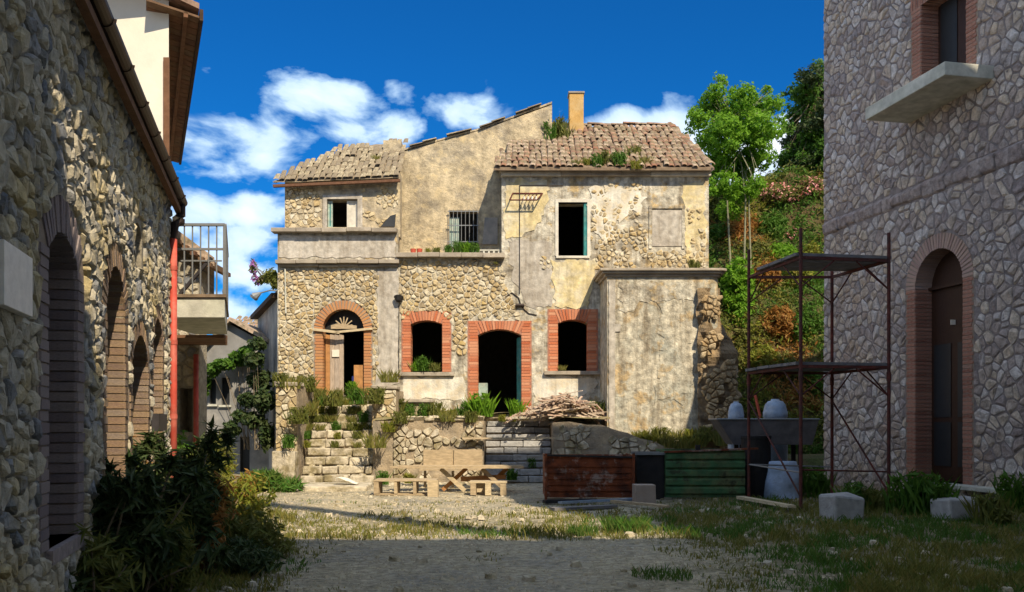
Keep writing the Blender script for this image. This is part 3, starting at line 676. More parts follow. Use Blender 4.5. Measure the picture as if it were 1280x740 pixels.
def balcony_house():
    z0, z1 = 12.3, 14.6
    t = thing('balcony_house', 'small stone house past the red downpipe with a railed balcony', 'house', P(217, 530, 16))
    # wall parallel to the lane
    xl = P(214, 0, 16).x; xr = P(249, 0, 16).x
    fr = Frame((xl-1.2, 16, 0), (1, 0, 0), (0, -1, 0))
    W = xr-xl+1.2; hh = 4.75
    wall('wall', fr, [(0, -.2), (W, -.2), (W, 4.3), (0, 5.0)], [[(W-.36, 1.35), (W-.12, 1.35), (W-.12, 2.15), (W-.36, 2.15)]], .4, M_['lmortar'], t)
    w2 = MB(); xk = P(246, 0, 20).x; w2.prism([(xr, 16.001, 0), (xk, 20, 0), (xk-1.6, 20, 0), (xr-1.6, 16.4, 0), (xr-.35, 16.4, 0)], (0, 0, -.2), (0, 0, 4.2)); w2.build('side_wall', M_['lmortar'], t, recalc=True)
    polys = stones_2d(0.9, W, 0, 4.25, .2, .14, None, [(W-.38, W-.1, 1.33, 2.17, 0)], .01, 21)
    rubble(t, fr, polys, M_['lstone'], (.01, .03), key=lambda u, v: 1, limit=300)
    rf = MB(); a = P(200, 271, 15.8); b = P(268, 322, 15.8)
    d = (b-a); rf.prism([a, b, b+Vector((-1.36, 4, 0)), a+Vector((-1.5, 4, 0))], (0, 0, -.16), (0, 0, .0)); rf.build('roof', M_['tile'], t, recalc=True)
    for k in range(7):
        q = a+d*((k+.5)/7); o = MB(); o.beam(q+Vector((0, -.12, -.2)), q+Vector((0, 1, -.2)), .09, .07); o.build('rafter', M_['eaveboard'], t)
    # balcony
    b0 = P(214, 0, z0).x-.5; b1 = P(281, 0, z0).x; bk = P(284, 0, z1).x; ht = P(0, 372, z0).z; hb = P(0, 397, z0).z
    s = MB(); s.prism([(b0, z0, 0), (b1, z0, 0), (bk, z1, 0), (b0, z1, 0)], (0, 0, hb), (0, 0, ht)); s.build('balcony_slab', M_['concrete'], t, recalc=True, bevel=.01)
    e = MB(); e.prism([(b0, z0-.03, 0), (b1+.03, z0-.03, 0), (bk+.03, z1, 0), (b0, z1, 0)], (0, 0, ht+.002), (0, 0, ht+.045)); e.build('balcony_edge', M_['roofbase'], t, recalc=True)
    # timber underside running back to the wall
    for k in range(9):
        yy = z1+.02+(16-z1)*k/9
        o = MB(); xq = P(283, 0, yy+.1).x; o.box(((b0-.8+xq)/2, yy+.08, hb-.03), (xq-b0+.8, .15, .05)); o.build('floor_board', M_['eaveboard'], t)
    rail = MB(); top = P(0, 281, z0).z
    rail.beam((b0, z0, top), (b1, z0, top), .05, .035); rail.beam((b1, z0, top), (bk, z1, top), .05, .035)
    rail.beam((b0, z0, top-.34), (b1, z0, top-.34), .03, .03)
    rail.beam((b1-.62, z0+.02, top-.5), (b1-.05, z0+.02, top-.5), .02, .02); rail.beam((b1-.02, z0, ht+.1), (bk-.02, z1, ht+.1), .03, .03)
    rail.build('rail', M_['galv'], t)
    n = 11
    for k in range(n):
        x = b0+.12+(b1-b0-.12)*k/(n-1)
        o = MB(); o.beam((x, z0, ht+.02), (x, z0, top), .04 if k == n-1 else .016, .04 if k == n-1 else .016); o.build('baluster', M_['galv'], t)
    for k in range(1, 9):
        y = z0+(z1-z0)*k/8; o = MB(); xx = b1+(bk-b1)*k/8; o.beam((xx, y, ht+.02), (xx, y, top), .035, .016); o.build('baluster', M_['galv'], t)
    st = MB(); st.beam((b1-.65, z0+.05, ht+.05), (b1-.2, z0+.05, top-.45), .05, .04); st.build('brace', M_['iron'], t)
    dp = MB(); x = P(245.5, 0, 15.9).x; dp.tube((x, 15.88, 0), (x, 15.88, P(0, 443, 15.9).z), .045, 12); dp.build('downpipe', M_['redpipe'], t, smooth=True)
balcony_house()

# ------------------------------------------------------------------ houses in the far lane
def far_house():
    z = 27
    t = thing('gabled_house', 'grey rendered gabled house at the far end of the lane with vines on it', 'house', P(288, 530, z))
    fr = Frame((0, z, 0), (1, 0, 0), (0, -1, 0))
    def q(px, py): v = P(px, py, z); return (v.x, v.z)
    outer = [q(238, 605), q(338, 605), q(338, 432), q(287, 405), q(247, 445), q(238, 453)]
    ho = [(262, 270, 474, 505), (277, 287, 472, 506), (258, 267, 543, 575), (300, 312, 546, 590)]
    wall('wall', fr, outer, [[q(a, d), q(b, d), q(b, c), q(a, c)] for a, b, c, d in ho], .3, M_['greyhouse'], t)
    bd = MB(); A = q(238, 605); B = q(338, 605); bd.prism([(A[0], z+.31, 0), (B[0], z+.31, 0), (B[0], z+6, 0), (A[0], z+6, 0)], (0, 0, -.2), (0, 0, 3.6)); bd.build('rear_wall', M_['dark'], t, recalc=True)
    for a, b, c, d in ho:
        p0, p1 = q(a, d), q(b, c); o = MB(); o.prism([(p0[0], z+.12, p0[1]), (p1[0], z+.12, p0[1]), (p1[0], z+.12, p1[1]), (p0[0], z+.12, p1[1])], (0, 0, 0), (0, .03, 0)); w_ = o.build('window', M_['glass'], t, recalc=True)
        f = MB(); f.box(((p0[0]+p1[0])/2, z-.03, p0[1]-.04), (p1[0]-p0[0]+.12, .12, .06)); f.build('sill', M_['concrete'], w_)
    r = MB(); ap = P(287, 401, z-.25); l = P(243, 447, z-.25); rr = P(345, 434, z-.25)
    for a, b in ((ap, l), (ap, rr)):
        r.prism([a, b, b+Vector((0, 7, 0)), a+Vector((0, 7, 0))], (0, 0, 0), (0, 0, .12))
    r.build('roof', M_['tile'], t, recalc=True)
    # tiled roof of the next house rising behind on the right
    t2 = thing('tiled_roof_house', 'house with orange tiled roof just showing behind the grey gable', 'house', P(325, 530, 36))
    b = MB(); a0, a1 = P(296, 423, 36), P(352, 423, 36); b.prism([(a0.x, 36, 0), (a1.x, 36, 0), (a1.x, 42, 0), (a0.x, 42, 0)], (0, 0, 0), (0, 0, a0.z)); b.build('wall', M_['greyhouse'], t2, recalc=True)
    me = tile_mesh()
    e0 = P(294, 424, 35.8); e1 = P(352, 424, 35.8); tp = P(294, 398, 38)
    tiles(t2, e0, Vector((1, 0, 0)), (tp-e0).normalized(), e1.x-e0.x, (tp-e0).length, .22, .4, M_['tile'], keep=None)
TM = []
def tile_mesh():
    if TM: return TM
    for k in range(3):
        vs_ = []; n = 6
        for (y, r) in ((0, .5), (1.12, .40)):
            for i in range(n+1):
                a = math.pi*i/n; vs_.append((math.cos(a)*r, y, math.sin(a)*r*(.75+R.uniform(-.06, .06))))
        for i in range(n+1):
            a = math.pi*i/n; vs_.append((math.cos(a)*.42, 0, math.sin(a)*.42*.7-.03))
        m = MB(); fs = [(i, i+1, n+2+i, n+1+i) for i in range(n)]+[(i+1, i, 2*n+2+i, 2*n+3+i) for i in range(n)]
        m.add(vs_, fs); TM.append(m)
    return TM
def tiles(parent, org, along, up, wdt, ln, tw, tl, m, keep=None, limit=300, seed=1, rough=1.0, zs=.85):
    """barrel tiles laid course by course; single parts up to the limit, the rest joined"""
    rg = random.Random(seed); nrm = along.cross(up).normalized()
    if nrm.z < 0: nrm = -nrm
    base = MB(); nc = int(wdt/tw); nr = max(1, int(ln/(tl*.85)))
    pcs = []
    for j in range(nr):
        for i in range(nc):
            u = (i+.5)*wdt/nc; v = j*ln/nr
            if keep and not keep(u, v): continue
            pcs.append((u, v))
    meshes = []
    for t_ in tile_mesh():
        key = (t_, m.name)
        meshes.append(t_.mesh('tile', m, True))
    rest = MB()
    for k, (u, v) in enumerate(pcs):
        a = rg.uniform(-.09, .09)*rough; al = (along+up*a).normalized(); u2 = nrm.cross(al).normalized()
        if u2.dot(up) < 0: u2 = -u2
        nn = al.cross(u2); nn = nn if nn.dot(nrm) > 0 else -nn
        Mx = Matrix((al, u2, nn)).transposed()
        loc = org+along*(u+rg.uniform(-.02, .02)*rough)+up*(v+rg.uniform(-.035, .035)*rough)+nrm*(.02+rg.uniform(-.008, .02)*rough)
        s = (tw*.98, tl, tw*zs)
        if k < limit: inst('tile', rg.choice(meshes), parent, loc, Mx, s)
        else:
            tm = rg.choice(TM); rest.add([Mx @ Vector((x*s[0], y*s[1], z*s[2]))+loc for x, y, z in tm.v], tm.f, rg.random())
    if rest.v: rest.build('tile', m, parent, smooth=True)['kind'] = 'stuff'
far_house()

def dark_wall():
    t = thing('side_house', 'narrow dark shaded house side with a small cornice, left of the ruined house', 'house', P(335, 530, 26))
    a = P(347, 0, 24.9); b = P(322, 0, 30); H = P(0, 385, 27).z
    mb = MB(); mb.prism([(a.x+.3, a.y, 0), (a.x, a.y, 0), (b.x, b.y, 0), (b.x+3, b.y, 0)], (0, 0, -.2), (0, 0, H)); mb.build('wall', M_['greyhouse'], t, recalc=True)
    c = MB(); c.prism([(a.x+.3, a.y-.1, 0), (a.x-.15, a.y-.1, 0), (b.x-.25, b.y, 0), (b.x+3, b.y+.1, 0)], (0, 0, H+.002), (0, 0, H+.14)); c.build('cornice', M_['darkwood'], t, recalc=True)
    r = MB(); r.prism([(a.x+.3, a.y, 0), (a.x, a.y, 0), (b.x, b.y, 0), (b.x+3, b.y, 0)], (0, 0, H+.142), (0, 0, H+.25)); r.build('roof', M_['tileold'], t, recalc=True)
    t = thing('street_lamp', 'small grey street lamp on an arm from the ruined house corner', 'street lamp', P(347, 366, 24.6))
    s = MB(); p0, p1 = P(350, 364, 24.6), P(326, 366, 24.6); s.pipe([p0, (p0+p1)/2+Vector((0, 0, .05)), p1], .02, 8); s.build('arm', M_['galv'], t)
    h = MB(); q = P(318, 371, 24.6); h.tube(p1, q, .03, 8, .13); h.tube(q, q-Vector((.04, 0, .05)), .13, 10, .10); h.build('lamp_head', M_['galv'], t)
dark_wall()

# ------------------------------------------------------------------ ruined house
ZF = 24.5; SF = FPX/ZF
FF = Frame((0, ZF, 0), (1, 0, 0), (0, -1, 0))
def fx(px): return (px-640)/SF
def fy(py): return EYE+(HZ-py)/SF
def fq(px, py): return (fx(px), fy(py))
def ruin():
    t = thing('ruined_house', 'abandoned ruined stone house with crumbling plaster, orange brick door and window frames and tiled roof', 'house', (fx(600), ZF, 1.7))
    arch = (fx(403), fx(455), fy(494), fy(412), (fx(455)-fx(403))/2)
    win1 = (fx(513), fx(553), fy(465), fy(405), fy(400)-fy(405)); door = (fx(597), fx(652), fy(518), fy(419), fy(411)-fy(419))
    win3 = (fx(697), fx(735), fy(464), fy(404), fy(399)-fy(404)); upw = (fx(698), fx(734), fy(320), fy(253), 0)
    outer = [fq(347, 600), fq(886, 600), fq(886, 220), fq(627, 220), fq(627, 321), fq(497, 321), fq(497, 291), fq(347, 291)]
    wall('wall', FF, outer, [arc_poly(*o, 12) for o in (arch, win1, door, win3, upw)], .5, M_['plaster'], t)
    # inner room walls
    rm = MB(); x0, x1 = fx(349), fx(884); z0, z1 = ZF+.5, ZF+5
    for q in ([(x0, z1, 0), (x1, z1, 0), (x1, z1, 5.2), (x0, z1, 5.2)], [(x0, z0, 1.75), (x1, z0, 1.75), (x1, z1, 1.75), (x0, z1, 1.75)],
              [(x0, z0, 5.4), (fx(625), z0, 5.4), (fx(625), z1, 5.4), (x0, z1, 5.4)], [(fx(627), z0, 5.5), (x1, z0, 5.5), (x1, z1, 5.5), (fx(627), z1, 5.5)],
              [(x0, z0, 0), (x0, z1, 0), (x0, z1, 5.4), (x0, z0, 5.4)], [(x1, z0, 0), (x1, z1, 0), (x1, z1, 8), (x1, z0, 8)],
              [(fx(482), z0, 1), (fx(482), z1, 1), (fx(482), z1, 5.3), (fx(482), z0, 5.3)], [(fx(675), z0, 1), (fx(675), z1, 1), (fx(675), z1, 5.3), (fx(675), z0, 5.3)],
              [(fx(627), z1, 5.4), (x1, z1, 5.4), (x1, z1, 8.45), (fx(627), z1, 8.45)], [(fx(628), z0, 8.4), (x1, z0, 8.4), (x1, z1, 8.4), (fx(628), z1, 8.4)]):
        rm.poly(q)
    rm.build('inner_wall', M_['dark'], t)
    # brick frames
    so, mo = .26, 'bmortaro'
    surround(t, FF, *arch, .24, .42, 'brickold', 'bmortar', course=.082, name='door_surround', v0b=None)
    surround(t, FF, *win1, .25, .42, 'bricko', mo, course=.08, flat=True, name='window_surround')
    surround(t, FF, *door, .28, .42, 'bricko', mo, course=.08, arch_w=.22, flat=True, name='door_surround')
    surround(t, FF, *win3, .28, .42, 'bricko', mo, course=.08, flat=True, name='window_surround')
    def slab(name, x0, x1, y0, y1, prot, m, dz=.0, parent=t, fr=FF, n0=.0, bev=.008):
        o = MB(); o.prism([fr.p(x0, y0, n0), fr.p(x1, y0, n0), fr.p(x1, y1, n0), fr.p(x0, y1, n0)], fr.N*-.12, fr.N*prot)
        return o.build(name, m, parent, recalc=True, bevel=bev)
    slab('sill', fx(500), fx(568), fy(470), fy(465.5), .1, M_['cornice']); slab('sill', fx(680), fx(750), fy(468.5), fy(464), .12, M_['cornice'])
    slab('sill', fx(695), fx(737), fy(323), fy(320), .05, M_['whitepaint'])
    slab('threshold', fx(590), fx(660), fy(523), fy(518), .15, M_['step'])
    # ledges: built of separate weathered lengths
    def ledge(px0, px1, py0, py1, prot, n, name='ledge', bed=True):
        xs = [px0+(px1-px0)*i/n for i in range(n+1)]
        for a, b in zip(xs, xs[1:]):
            dy = R.uniform(-.5, .5)
            slab(name, fx(a)+.006, fx(b)-.006, fy(py1+dy), fy(py0+dy), prot+R.uniform(-.02, .02), M_['cornice'])
    ledge(341, 497, 286.5, 291.5, .22, 5); ledge(346, 500, 326, 330.5, .2, 6); ledge(349, 498, 331, 334, .1, 6); ledge(496, 631, 317.5, 323, .24, 5)
    # plaster layers with broken edges
    def patch(name, pts, m, th=.014, amp=3.0, seed=0, step=5, n0=0.0, fr=FF, q=fq):
        rg = random.Random(seed); out = []
        for (a, b), (c, d) in zip(pts, pts[1:]+pts[:1]):
            L_ = math.hypot(c-a, d-b); k = max(1, int(L_/step))
            for i in range(k):
                f = i/k; ox = noise.noise(Vector((a+(c-a)*f, b+(d-b)*f, seed))*.13)*amp*1.7; oy = noise.noise(Vector((a+(c-a)*f, b+(d-b)*f, seed+9))*.13)*amp*1.7
                out.append(q(a+(c-a)*f+ox+rg.uniform(-.5, .5), b+(d-b)*f+oy+rg.uniform(-.5, .5)))
        w_ = wall(name, fr, out, [], th-n0+.01, m, t, th); return w_
    patch('plaster_patch', [(631, 226), (684, 226), (684, 262), (668, 290), (640, 296), (631, 300)], M_['plaster_yellow'], .016, 4, 3)
    patch('plaster_patch', [(737, 236), (800, 232), (806, 262), (772, 276), (764, 300), (748, 308), (740, 268)], M_['plaster_white'], .018, 8, 4)
    patch('plaster_patch', [(632, 300), (690, 300), (690, 382), (660, 384), (648, 366), (640, 340)], M_['plaster_grey'], .012, 5, 5)
    patch('plaster_patch', [(852, 226), (882, 226), (882, 330), (858, 328)], M_['plaster_yellow'], .012, 4, 6)
    patch('plaster_patch', [(472, 338), (498, 337), (498, 480), (470, 484), (472, 430)], M_['plaster_grey'], .02, 2, 7)
    patch('plaster_patch', [(350, 294), (494, 294), (495, 322), (350, 322)], M_['plaster_grey'], .016, 1.5, 8)
    patch('plaster_patch', [(504, 472), (580, 472), (580, 500), (540, 500), (504, 498)], M_['plaster_white'], .014, 3, 9)
    patch('plaster_patch', [(668, 470), (745, 472), (745, 490), (668, 505)], M_['plaster_white'], .014, 3, 10)
    patch('plaster_patch', [(690, 324), (748, 324), (742, 345), (735, 384), (694, 384)], M_['plaster_yellow'], .016, 4, 12)
    fi = slab('infill_panel', fx(815), fx(852), fy(308), fy(263), .022, M_['plaster_grey'])
    for (a, b, c, d) in ((811, 815, 260, 311), (852, 856, 260, 311), (811, 856, 257, 261)): slab('panel_frame', fx(a)+.002, fx(b)-.002, fy(d), fy(c), .035, M_['plaster'])
    # exposed rubble
    def inA(u, v):
        px, py = u*SF+640, HZ-(v-EYE)*SF
        return px < 471+4*math.sin(py*.13) and py > 337 and py < 492
    hA = [(arch[0]-.24, arch[1]+.24, arch[2], arch[3], arch[4]+.24), (fx(500), fx(568), fy(500), fy(405), .45)]
    pA = stones_2d(fx(348), fx(474), fy(494), fy(337), .17, .095, inA, hA, .006, 31, skip=.1)
    def inB(u, v):
        px, py = u*SF+640, HZ-(v-EYE)*SF
        return 500 < px < 632+10*noise.noise(Vector((py*.07, 2, 0)))+ (0 if py < 352 else (py-352)*.35) and py > 326 and (py < 398+7*noise.noise(Vector((px*.05, 0, 4))) or (560 < px < 583 and py < 440))
    hB = [(win1[0]-.25, win1[1]+.25, win1[2], win1[3], win1[4]+.25), (door[0]-.28, door[1]+.28, door[2]-1, door[3], door[4]+.22), (win3[0]-.3, win3[1]+.3, win3[2], win3[3], win3[4]+.27)]
    pB = stones_2d(fx(499), fx(668), fy(445), fy(325), .18, .1, inB, hB, .006, 32, skip=.12)
    def inC(u, v):
        px, py = u*SF+640, HZ-(v-EYE)*SF
        return (745 < px < 812 and 285 < py < 336 and noise.noise(Vector((px*.06, py*.06, 3))) > -.28) or (856 < px < 884 and 226 < py < 336 and noise.noise(Vector((px*.08, py*.05, 6))) > .05) or (738 < px < 812 and 228 < py < 300 and noise.noise(Vector((px*.08, py*.08, 12))) > .12) or (660 < px < 694 and 322 < py < 380 and noise.noise(Vector((px*.08, py*.08, 2))) > .2) or (812 < px < 880 and 314 < py < 336) or (736 < px < 760 and 255 < py < 300 and noise.noise(Vector((px*.09, py*.09, 8))) > -.05)
    pC = stones_2d(fx(655), fx(882), fy(337), fy(227), .15, .1, inC, [(upw[0]-.1, upw[1]+.08, upw[2], upw[3], .1), (fx(809), fx(858), fy(312), fy(256), 0), (fx(680), fx(750), fy(500), fy(386), 0)], .009, 33, skip=.15)
    rubble(t, FF, pA+pB+pC, M_['cstone'], (.016, .05), rings=4, seed=9, key=lambda u, v: 1)
    # ---------------- left upper wing
    zl = ZF+.25; FL = Frame((0, zl, 0), (1, 0, 0), (0, -1, 0)); SL = FPX/zl
    def lq(px, py): return ((px-640)/SL, EYE+(HZ-py)/SL)
    a0, a1, a2, a3 = lq(409, 284), lq(447, 249), lq(355, 296), lq(500, 226)
    wall('upper_wall', FL, [lq(356, 296), lq(500, 296), lq(500, 216), lq(356, 222)], [[a0, (a1[0], a0[1]), a1, (a0[0], a1[1])]], .4, M_['plaster_up'], t)
    sw = MB(); sx = lq(356, 0)[0]; sw.prism([(sx, zl+.001, 0), (sx+.4, zl+.4, 0), (sx+.4, zl+4, 0), (sx, zl+4, 0)], (0, 0, 3), (0, 0, 8.3)); sw.build('side_wall', M_['plaster_up'], t, recalc=True)
    pU = stones_2d(lq(357, 0)[0], lq(402, 0)[0], lq(0, 284)[1], lq(0, 236)[1], .17, .1, lambda u, v: u*SL+640 < 400+6*noise.noise(Vector((v*6, 0, 0))), [(a0[0]-.14, a1[0]+.14, a0[1], a1[1], .12)], .01, 41)
    pU += stones_2d(lq(452, 0)[0], lq(498, 0)[0], lq(0, 284)[1], lq(0, 232)[1], .15, .095, lambda u, v: noise.noise(Vector((u*2.4, v*3, 3))) > .05, [(a0[0]-.14, a1[0]+.14, a0[1], a1[1], .12)], .01, 42)
    rubble(t, FL, pU, M_['cstone'], (.015, .035), rings=3, seed=10, key=lambda u, v: 1, limit=0, rest='rubble')
    wf = MB(); c0, c1 = (a0[0], a0[1]), (a1[0], a1[1]); y_ = zl-.0
    for (u0, u1, v0, v1) in ((c0[0]-.12, c0[0], c0[1]-.02, c1[1]+.12), (c1[0], c1[0]+.14, c0[1]-.02, c1[1]+.12), (c0[0]+.001, c1[0]-.001, c1[1], c1[1]+.12)):
        wf.prism([FL.p(u0, v0), FL.p(u1, v0), FL.p(u1, v1), FL.p(u0, v1)], FL.N*-.05, FL.N*.03)
    w1 = wf.build('window', M_['plaster_grey'], t, recalc=True)
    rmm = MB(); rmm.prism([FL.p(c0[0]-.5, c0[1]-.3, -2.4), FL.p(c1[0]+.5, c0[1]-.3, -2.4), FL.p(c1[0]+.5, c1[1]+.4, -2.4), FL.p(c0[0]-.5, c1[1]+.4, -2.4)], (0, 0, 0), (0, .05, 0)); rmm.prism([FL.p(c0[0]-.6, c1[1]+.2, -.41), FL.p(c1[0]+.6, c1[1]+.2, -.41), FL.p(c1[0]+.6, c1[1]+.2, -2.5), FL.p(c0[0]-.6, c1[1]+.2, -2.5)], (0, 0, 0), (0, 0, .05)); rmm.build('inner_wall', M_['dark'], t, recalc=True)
    # casement leaves: narrow pale leaf on the left, broken white leaf on the right
    for (pa, pb, ang, m) in ((409, 415, 1, 'paleteal'), (433, 446, -1, 'whitepaint')):
        u0, u1 = lq(pa, 0)[0], lq(pb, 0)[0]; v0, v1 = lq(0, 284)[1], lq(0, 250)[1]
        lf = MB()
        for (x0_, x1_, y0_, y1_) in ((u0, u0+.05, v0, v1), (u1-.05, u1, v0, v1), (u0+.051, u1-.051, v0, v0+.05), (u0+.051, u1-.051, v1-.05, v1)):
            lf.prism([FL.p(x0_, y0_, -.08), FL.p(x1_, y0_, -.08), FL.p(x1_, y1_, -.08), FL.p(x0_, y1_, -.08)], (0, 0, 0), FL.N*-.04)
        fo = lf.build('sash', M_[m], w1, recalc=True)
        g = MB(); g.prism([FL.p(u0+.04, v0+.04, -.1), FL.p(u1-.04, v0+.04, -.1), FL.p(u1-.04, v1-.04, -.1), FL.p(u0+.04, v1-.04, -.1)], (0, 0, 0), FL.N*-.006); g.build('pane', M_['whitepaint' if ang < 0 else 'teal'], w1, recalc=True)
    gl = MB(); gl.prism([FL.p(lq(476, 0)[0], lq(0, 284)[1], .06), FL.p(lq(494, 0)[0], lq(0, 284)[1], .06), FL.p(lq(495, 0)[0], lq(0, 268)[1], .02), FL.p(lq(488, 0)[0], lq(0, 270)[1], .02)], (0, 0, 0), FL.N*.01)
    gl.build('glass_shard', M_['glass'], t, recalc=True)
    # left roof: eave boards, bed and lichened tiles, hipped at the left
    ea = P(341, 228, zl-.3); eb = P(500, 222, zl-.3); rt = P(440, 181, zl+2.2); rr = P(500, 178, zl+2.2); la = P(345, 228, zl+3)
    rg = random.Random(71)
    for (A_, B_, C_, D_, nx_, ny_) in ((ea, eb, rr, rt, 46, 16), (ea, rt, rt+Vector((0, 2, 0)), la, 14, 14)):
        v = []
        for j in range(ny_+1):
            for i in range(nx_+1):
                f, g = i/nx_, j/ny_; q = A_.lerp(B_, f).lerp(D_.lerp(C_, f), g); k = (.10*noise.noise(q*1.1)+.07*abs(noise.noise(q*5)))*min(1, g*4+.25)-.06
                v.append(q+Vector((0, 0, k+.05)))
        rb = MB(); rb.add(v, [(j*(nx_+1)+i, j*(nx_+1)+i+1, (j+1)*(nx_+1)+i+1, (j+1)*(nx_+1)+i) for j in range(ny_) for i in range(nx_)]); rb.build('roof', M_['tileold'], t, smooth=False)
    ro = MB(); ro.beam(ea+Vector((0, .05, -.09)), eb+Vector((0, .05, -.07)), .1, .07); ro.build('eave_beam', M_['eaveboard'], t)
    along = (eb-ea).normalized(); up = (rr-eb); ln = up.length; up.normalize(); wl = (eb-ea).length
    hipw = (rt-ea).dot(along)
    tiles(t, ea+Vector((0, 0, .05)), along, (up-along*up.dot(along)).normalized(), wl, ln, .16, .36, M_['tileold'], keep=lambda u, v: u > hipw*(v/ln)-.02 and noise.noise(Vector((u*1.3, v*1.3, 4))) > -.32, seed=5, rough=.9, zs=.26)
    # stub of chimney
    st = MB(); c = P(492, 0, zl+1.6); st.prism([(c.x-.28, c.y-.2, 0), (c.x+.25, c.y-.2, 0), (c.x+.25, c.y+.2, 0), (c.x-.28, c.y+.2, 0)], (0, 0, 7), (0, 0, P(0, 178, c.y).z)); st.build('chimney_stub', M_['plaster_up'], t, recalc=True)
    # ---------------- middle set-back wing, gable wall with tiled verge
    zm = ZF+1.6; SM = FPX/zm; FM = Frame((0, zm, 0), (1, 0, 0), (0, -1, 0))
    def mq(px, py): return ((px-640)/SM, EYE+(HZ-py)/SM)
    g0, g1 = mq(562, 308), mq(597, 263)
    wall('upper_wall', FM, [mq(496, 330), mq(690, 330), mq(690, 131), mq(600, 163), mq(545, 178), mq(500, 191), mq(496, 192)], [[g0, (g1[0], g0[1]), g1, (g0[0], g1[1])]], .45, M_['plaster_up'], t)
    b = MB(); x0_, x1_ = mq(496, 0)[0], mq(689, 0)[0]; b.prism([(x0_, zm+4, 0), (x1_, zm+4, 0), (x1_, zm+4.2, 0), (x0_, zm+4.2, 0)], (0, 0, 4), (0, 0, 9.3)); b.build('inner_wall', M_['dark'], t, recalc=True)
    b = MB(); b.prism([(mq(689, 0)[0], zm+.451, 0), (mq(689.9, 0)[0], zm+.451, 0), (mq(689.9, 0)[0], zm+5, 0), (mq(689, 0)[0], zm+5, 0)], (0, 0, 4), (0, 0, 10)); b.build('side_wall', M_['plaster_up'], t, recalc=True)
    te = MB(); te.prism([(fx(497), ZF+.5, 0), (fx(627), ZF+.5, 0), (fx(627), zm-.002, 0), (fx(497), zm-.002, 0)], (0, 0, fy(321)-.3), (0, 0, fy(321)-.02)); te.build('terrace_floor', M_['cornice'], t, recalc=True)
    rb = MB(); A, B = P(496, 190, zm), P(690, 129, zm)
    pts = [P(496, 190, zm), P(545, 177, zm), P(600, 162, zm), P(690, 129, zm)]
    for a, c in zip(pts, pts[1:]): rb.prism([a, c, c+Vector((0, 4.5, 0)), a+Vector((0, 4.5, 0))], (0, 0, 0), (0, 0, .05))
    rb.build('roof', M_['plaster_up'], t, recalc=True)
    tm = [k.mesh('tile', M_['tileold'], True) for k in tile_mesh()]
    for a, c in zip(pts, pts[1:]):
        d = (c-a).normalized(); n = int((c-a).length/.33)
        for i in range(n):
            if R.random() < .4: continue
            nn = Vector((0, -1, 0)).cross(d); nn = nn if nn.z > 0 else -nn
            inst('tile', R.choice(tm), t, a+(c-a)*(i/n)+Vector((0, -.03, .05+R.uniform(-.015, .02))), Matrix((Vector((0, -1, 0)), d, nn)).transposed(), (.2, .38, .15))
    # window grille and shutter of the middle wing
    gr = MB(); u0, u1, v0, v1 = g0[0], g1[0], g0[1], g1[1]
    gb = MB(); gb.beam(FM.p(u0-.05, v0+.12, .1), FM.p(u1+.05, v0+.12, .1), .02, .025); gb.beam(FM.p(u0-.05, v1-.05, .1), FM.p(u1+.05, v1-.05, .1), .02, .025); gb.beam(FM.p(u0-.05, v0+.6, .1), FM.p(u1+.05, v0+.6, .1), .02, .025)
    gro = gb.build('window_grille', M_['galv'], t)
    for i in range(8):
        u = u0+(u1-u0)*i/7; o = MB(); o.tube(FM.p(u, v0, .1), FM.p(u, v1, .1), .011, 6); o.build('bar', M_['galv'], gro)
    sh = MB(); sh.prism([FM.p(u0, v0, -.05), FM.p(u0+.28, v0, -.05), FM.p(u0+.28, v1-.2, -.05), FM.p(u0, v1-.2, -.05)], (0, 0, 0), FM.N*-.04); sh.build('shutter', M_['paleteal'], t, recalc=True)
    sh = MB(); sh.prism([FM.p(mq(603, 0)[0], v0+.05, .03), FM.p(mq(622, 0)[0], v0+.05, .03), FM.p(mq(622, 0)[0], v0+.85, .0), FM.p(mq(606, 0)[0], v0+.85, .0)], (0, 0, 0), FM.N*.03); sh.build('leaning_board', M_['greyhouse'], t, recalc=True)
    # ---------------- right wing: side wall, window, cornice, roof, chimney
    sw = MB(); sx = fx(627); sw.prism([(sx, ZF+.5, 0), (sx+.4, ZF+.5, 0), (sx+.4, zm-.002, 0), (sx, zm-.002, 0)], (0, 0, fy(330)), (0, 0, fy(220))); sw.build('side_wall', M_['plaster'], t, recalc=True)
    sw = MB(); sx = fx(886); sw.prism([(sx-.4, ZF+.5, 0), (sx, ZF+.5, 0), (sx, ZF+5.5, 0), (sx-.4, ZF+5.5, 0)], (0, 0, 0), (0, 0, fy(220))); sw.build('side_wall', M_['plaster'], t, recalc=True)
    wf = MB()
    for (a, b, c, d) in ((694, 698, 249, 320), (734, 738, 249, 320), (698, 734, 249, 253)): wf.prism([FF.p(fx(a)+.001, fy(d)), FF.p(fx(b)-.001, fy(d)), FF.p(fx(b)-.001, fy(c)), FF.p(fx(a)+.001, fy(c))], FF.N*-.2, FF.N*.03)
    wo = wf.build('window', M_['whitepaint'], t, recalc=True)
    tl_ = MB(); tl_.prism([FF.p(fx(730), fy(320), -.02), FF.p(fx(734), fy(320), -.0), FF.p(fx(734), fy(254), -.0), FF.p(fx(730), fy(254), -.02)], (0, 0, 0), FF.N*-.3); tl_.build('shutter', M_['teal'], wo, recalc=True)
    for (a, b, c, d, pr) in ((626, 888, 216, 221, .12), (624, 889, 212, 216, .18)):
        n = 7
        for i in range(n):
            u0_, u1_ = fx(a+(b-a)*i/n)+.004, fx(a+(b-a)*(i+1)/n)-.004
            slab('cornice', u0_, u1_, fy(d)+.003, fy(c)-.003, pr+R.uniform(-.012, .012), M_['whitepaint'] if i in (0, 1, 5, 6) and pr < .15 else M_['cornice'])
